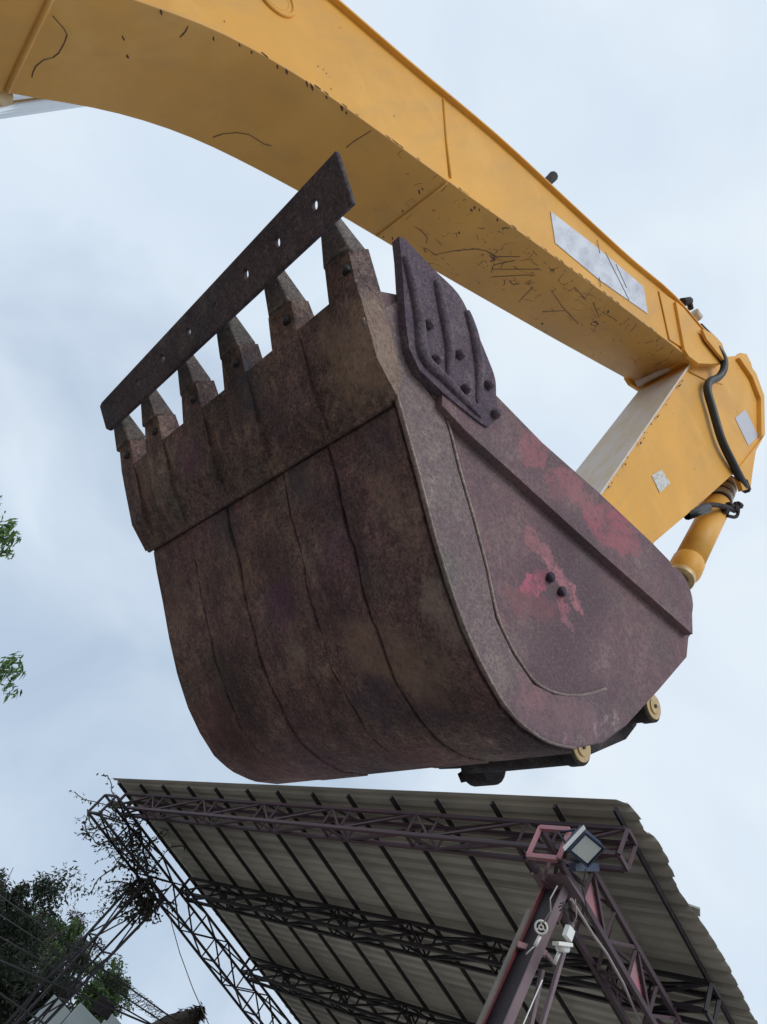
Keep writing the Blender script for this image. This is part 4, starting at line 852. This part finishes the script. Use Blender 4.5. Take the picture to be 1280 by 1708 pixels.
for j in range(len(us)-1):
    u0, u1 = us[j], us[j+1]
    if j < len(HO):
        uc = (HO[j][0]-ya)/(yb-ya); vc = .47; oc = []; outr = []
        for k in range(16):
            a = 2*math.pi*(k+.5)/16; dx, dy = math.cos(a), math.sin(a)
            hr = 1.0 if j != 3 else .55
            oc.append((uc+dx*ru*hr, vc+dy*rv*hr))
        ring_pts = [(u1, vc), (u1, vc+(1-vc)*.5), (u1, 1), ((uc+u1)/2, 1), (uc, 1), ((uc+u0)/2, 1), (u0, 1), (u0, vc+(1-vc)*.5), (u0, vc), (u0, vc*.5), (u0, 0), ((uc+u0)/2, 0), (uc, 0), ((uc+u1)/2, 0), (u1, 0), (u1, vc*.5)]
        oc = [(uc+math.cos(2*math.pi*k/16)*ru*hr, vc+math.sin(2*math.pi*k/16)*rv*hr) for k in range(16)]
        vs = [BP(*p, 0) for p in oc]+[BP(*p, 0) for p in ring_pts]+[BP(*p, th) for p in oc]+[BP(*p, th) for p in ring_pts]
        fs = []
        for k in range(16):
            k2 = (k+1) % 16; fs += [(k, k2, 16+k2, 16+k), (32+k2, 32+k, 48+k, 48+k2), (k, 32+k, 32+k2, k2)]
            if 2 <= k < 6 or 10 <= k < 14: fs.append((16+k, 16+k2, 48+k2, 48+k))
            if j == 0 and 6 <= k < 10: fs.append((16+k, 16+k2, 48+k2, 48+k))
        bar_.add(vs, fs)
    else:
        c0_ = [(u0, 0), (u1, 0.0 if j < len(us)-2 else .06), (u1, 1 if j < len(us)-2 else .86), (u0, 1)]
        vs = [BP(*p, 0) for p in c0_]+[BP(*p, th) for p in c0_]; fs = [(0, 1, 2, 3), (7, 6, 5, 4), (0, 4, 5, 1), (2, 6, 7, 3)]
        if j == len(us)-2: fs.append((1, 5, 6, 2))
        bar_.add(vs, fs)
bo = bar_.build('tooth_bar', Mt['bar'], bucket, label='long flat dark bar with a row of round holes')
bm = bmesh.new(); bm.from_mesh(bo.data); bmesh.ops.remove_doubles(bm, verts=bm.verts, dist=1e-4); bmesh.ops.recalc_face_normals(bm, faces=bm.faces); bm.to_mesh(bo.data); bm.free()
mo = bo.modifiers.new('bevel', 'BEVEL'); mo.width = .004; mo.segments = 2; mo.limit_method = 'ANGLE'; mo.angle_limit = math.radians(50)
# back ears and pins
for y in (1.47, 2.03):
    MB().prism([(1.03, 3.83), (1.2, 3.75), (1.45, 3.72), (1.50, 3.66), (1.48, 3.56), (1.36, 3.34), (1.30, 3.27), (1.24, 3.25), (1.19, 3.30), (1.14, 3.26), (1.12, 3.3), (1.16, 3.5)], y-.02, y+.02).build('ear', Mt['dark_metal'], bucket, .004)
MB().tube([(1.1, W0+.02, 3.80), (1.1, W1-.02, 3.80)], .09, 20).build('top_tube', Mt['side'], bucket)
def pin(px, py, y0, px2, py2, y1, r):
    a = at(px, py, y0); b = at(px2, py2, y1); b.x, b.z = a.x, a.z; b = Vector((a.x, y1, a.z))
    body_ = MB().tube([a+Vector((0, .03, 0)), b], r*.9, 22).build('pin_tube', Mt['dark_metal'], bucket)
    MB().tube([a+Vector((0, -.005, 0)), a+Vector((0, .035, 0))], r, 26).build('pin_collar', Mt['dark_metal'], bucket, .003)
    MB().tube([a+Vector((0, -.013, 0)), a+Vector((0, -.004, 0))], r*.82, 26).build('pin_cap', Mt['boss'], bucket, .002)
    MB().tube([a+Vector((0, -.018, 0)), a+Vector((0, -.012, 0))], r*.5, 22).build('pin_plate', Mt['boss'], bucket, .002)
    MB().tube([a+Vector((0, -.022, 0)), a+Vector((0, -.017, 0))], r*.13, 8).build('grease_nipple', Mt['rubber'], bucket)
    return a, b
pin(1086, 1179, 1.36, 0, 0, 2.14, .055)
pa, pb = pin(966, 1247, 1.40, 0, 0, 1.86, .056)
# far boss ring and hook on the second pin
q = at(803, 1278, 1.86)
rg = MB(); rg.tube([Vector((q.x, 1.80, q.z)), Vector((q.x, 1.90, q.z))], .068, 20); rg.build('link_boss', Mt['dark_metal'], bucket, .004)
rg = MB(); rg.tube([at(789, 1275, 1.93), at(782, 1285, 1.93), at(777, 1292, 1.93)], .012, 6); rg.tube([at(772, 1289, 1.93), at(777, 1301, 1.93)], .022, 6); rg.build('grease_fitting', Mt['dark_metal'], bucket)

# ---- machine body (outside the frame on the left)
trk = MB(); 
for y in (.95, 2.35):
    pl = [(-5.3+.35*math.cos(a), .38+.38*math.sin(a)) for a in [math.radians(90+18*i) for i in range(11)]]+[(-2.4+.35*math.cos(a), .38+.38*math.sin(a)) for a in [math.radians(-90+18*i) for i in range(11)]]
    MB().prism(pl, y-.22, y+.22).build('track', Mt['rubber'], ex, .02)
MB().prism([(-5.6, .85), (-2.6, .85), (-2.4, 1.0), (-2.4, 1.45), (-3.0, 1.75), (-5.5, 1.8), (-5.8, 1.6), (-5.8, 1.0)], .75, 2.6).build('house', Mt['yellow'], ex, .04)
cab = MB().prism([(-4.0, 1.76), (-2.55, 1.5), (-2.5, 2.1), (-2.75, 2.9), (-3.9, 2.95)], 2.0, 2.65).build('cab', Mt['yellow'], ex, .05)
MB().prism([(-3.85, 1.95), (-2.62, 1.95), (-2.6, 2.15), (-2.82, 2.8), (-3.8, 2.83)], 1.99, 1.995).build('cab_window', Mt['glass_pale'], cab)
MB().prism([(-2.5, 1.2), (-1.9, 1.4), (-1.95, 1.75), (-2.5, 1.75)], 1.52, 1.555).build('boom_bracket', Mt['yellow'], ex, .01)
MB().prism([(-2.5, 1.2), (-1.9, 1.4), (-1.95, 1.75), (-2.5, 1.75)], 1.945, 1.98).build('boom_bracket', Mt['yellow'], ex, .01)
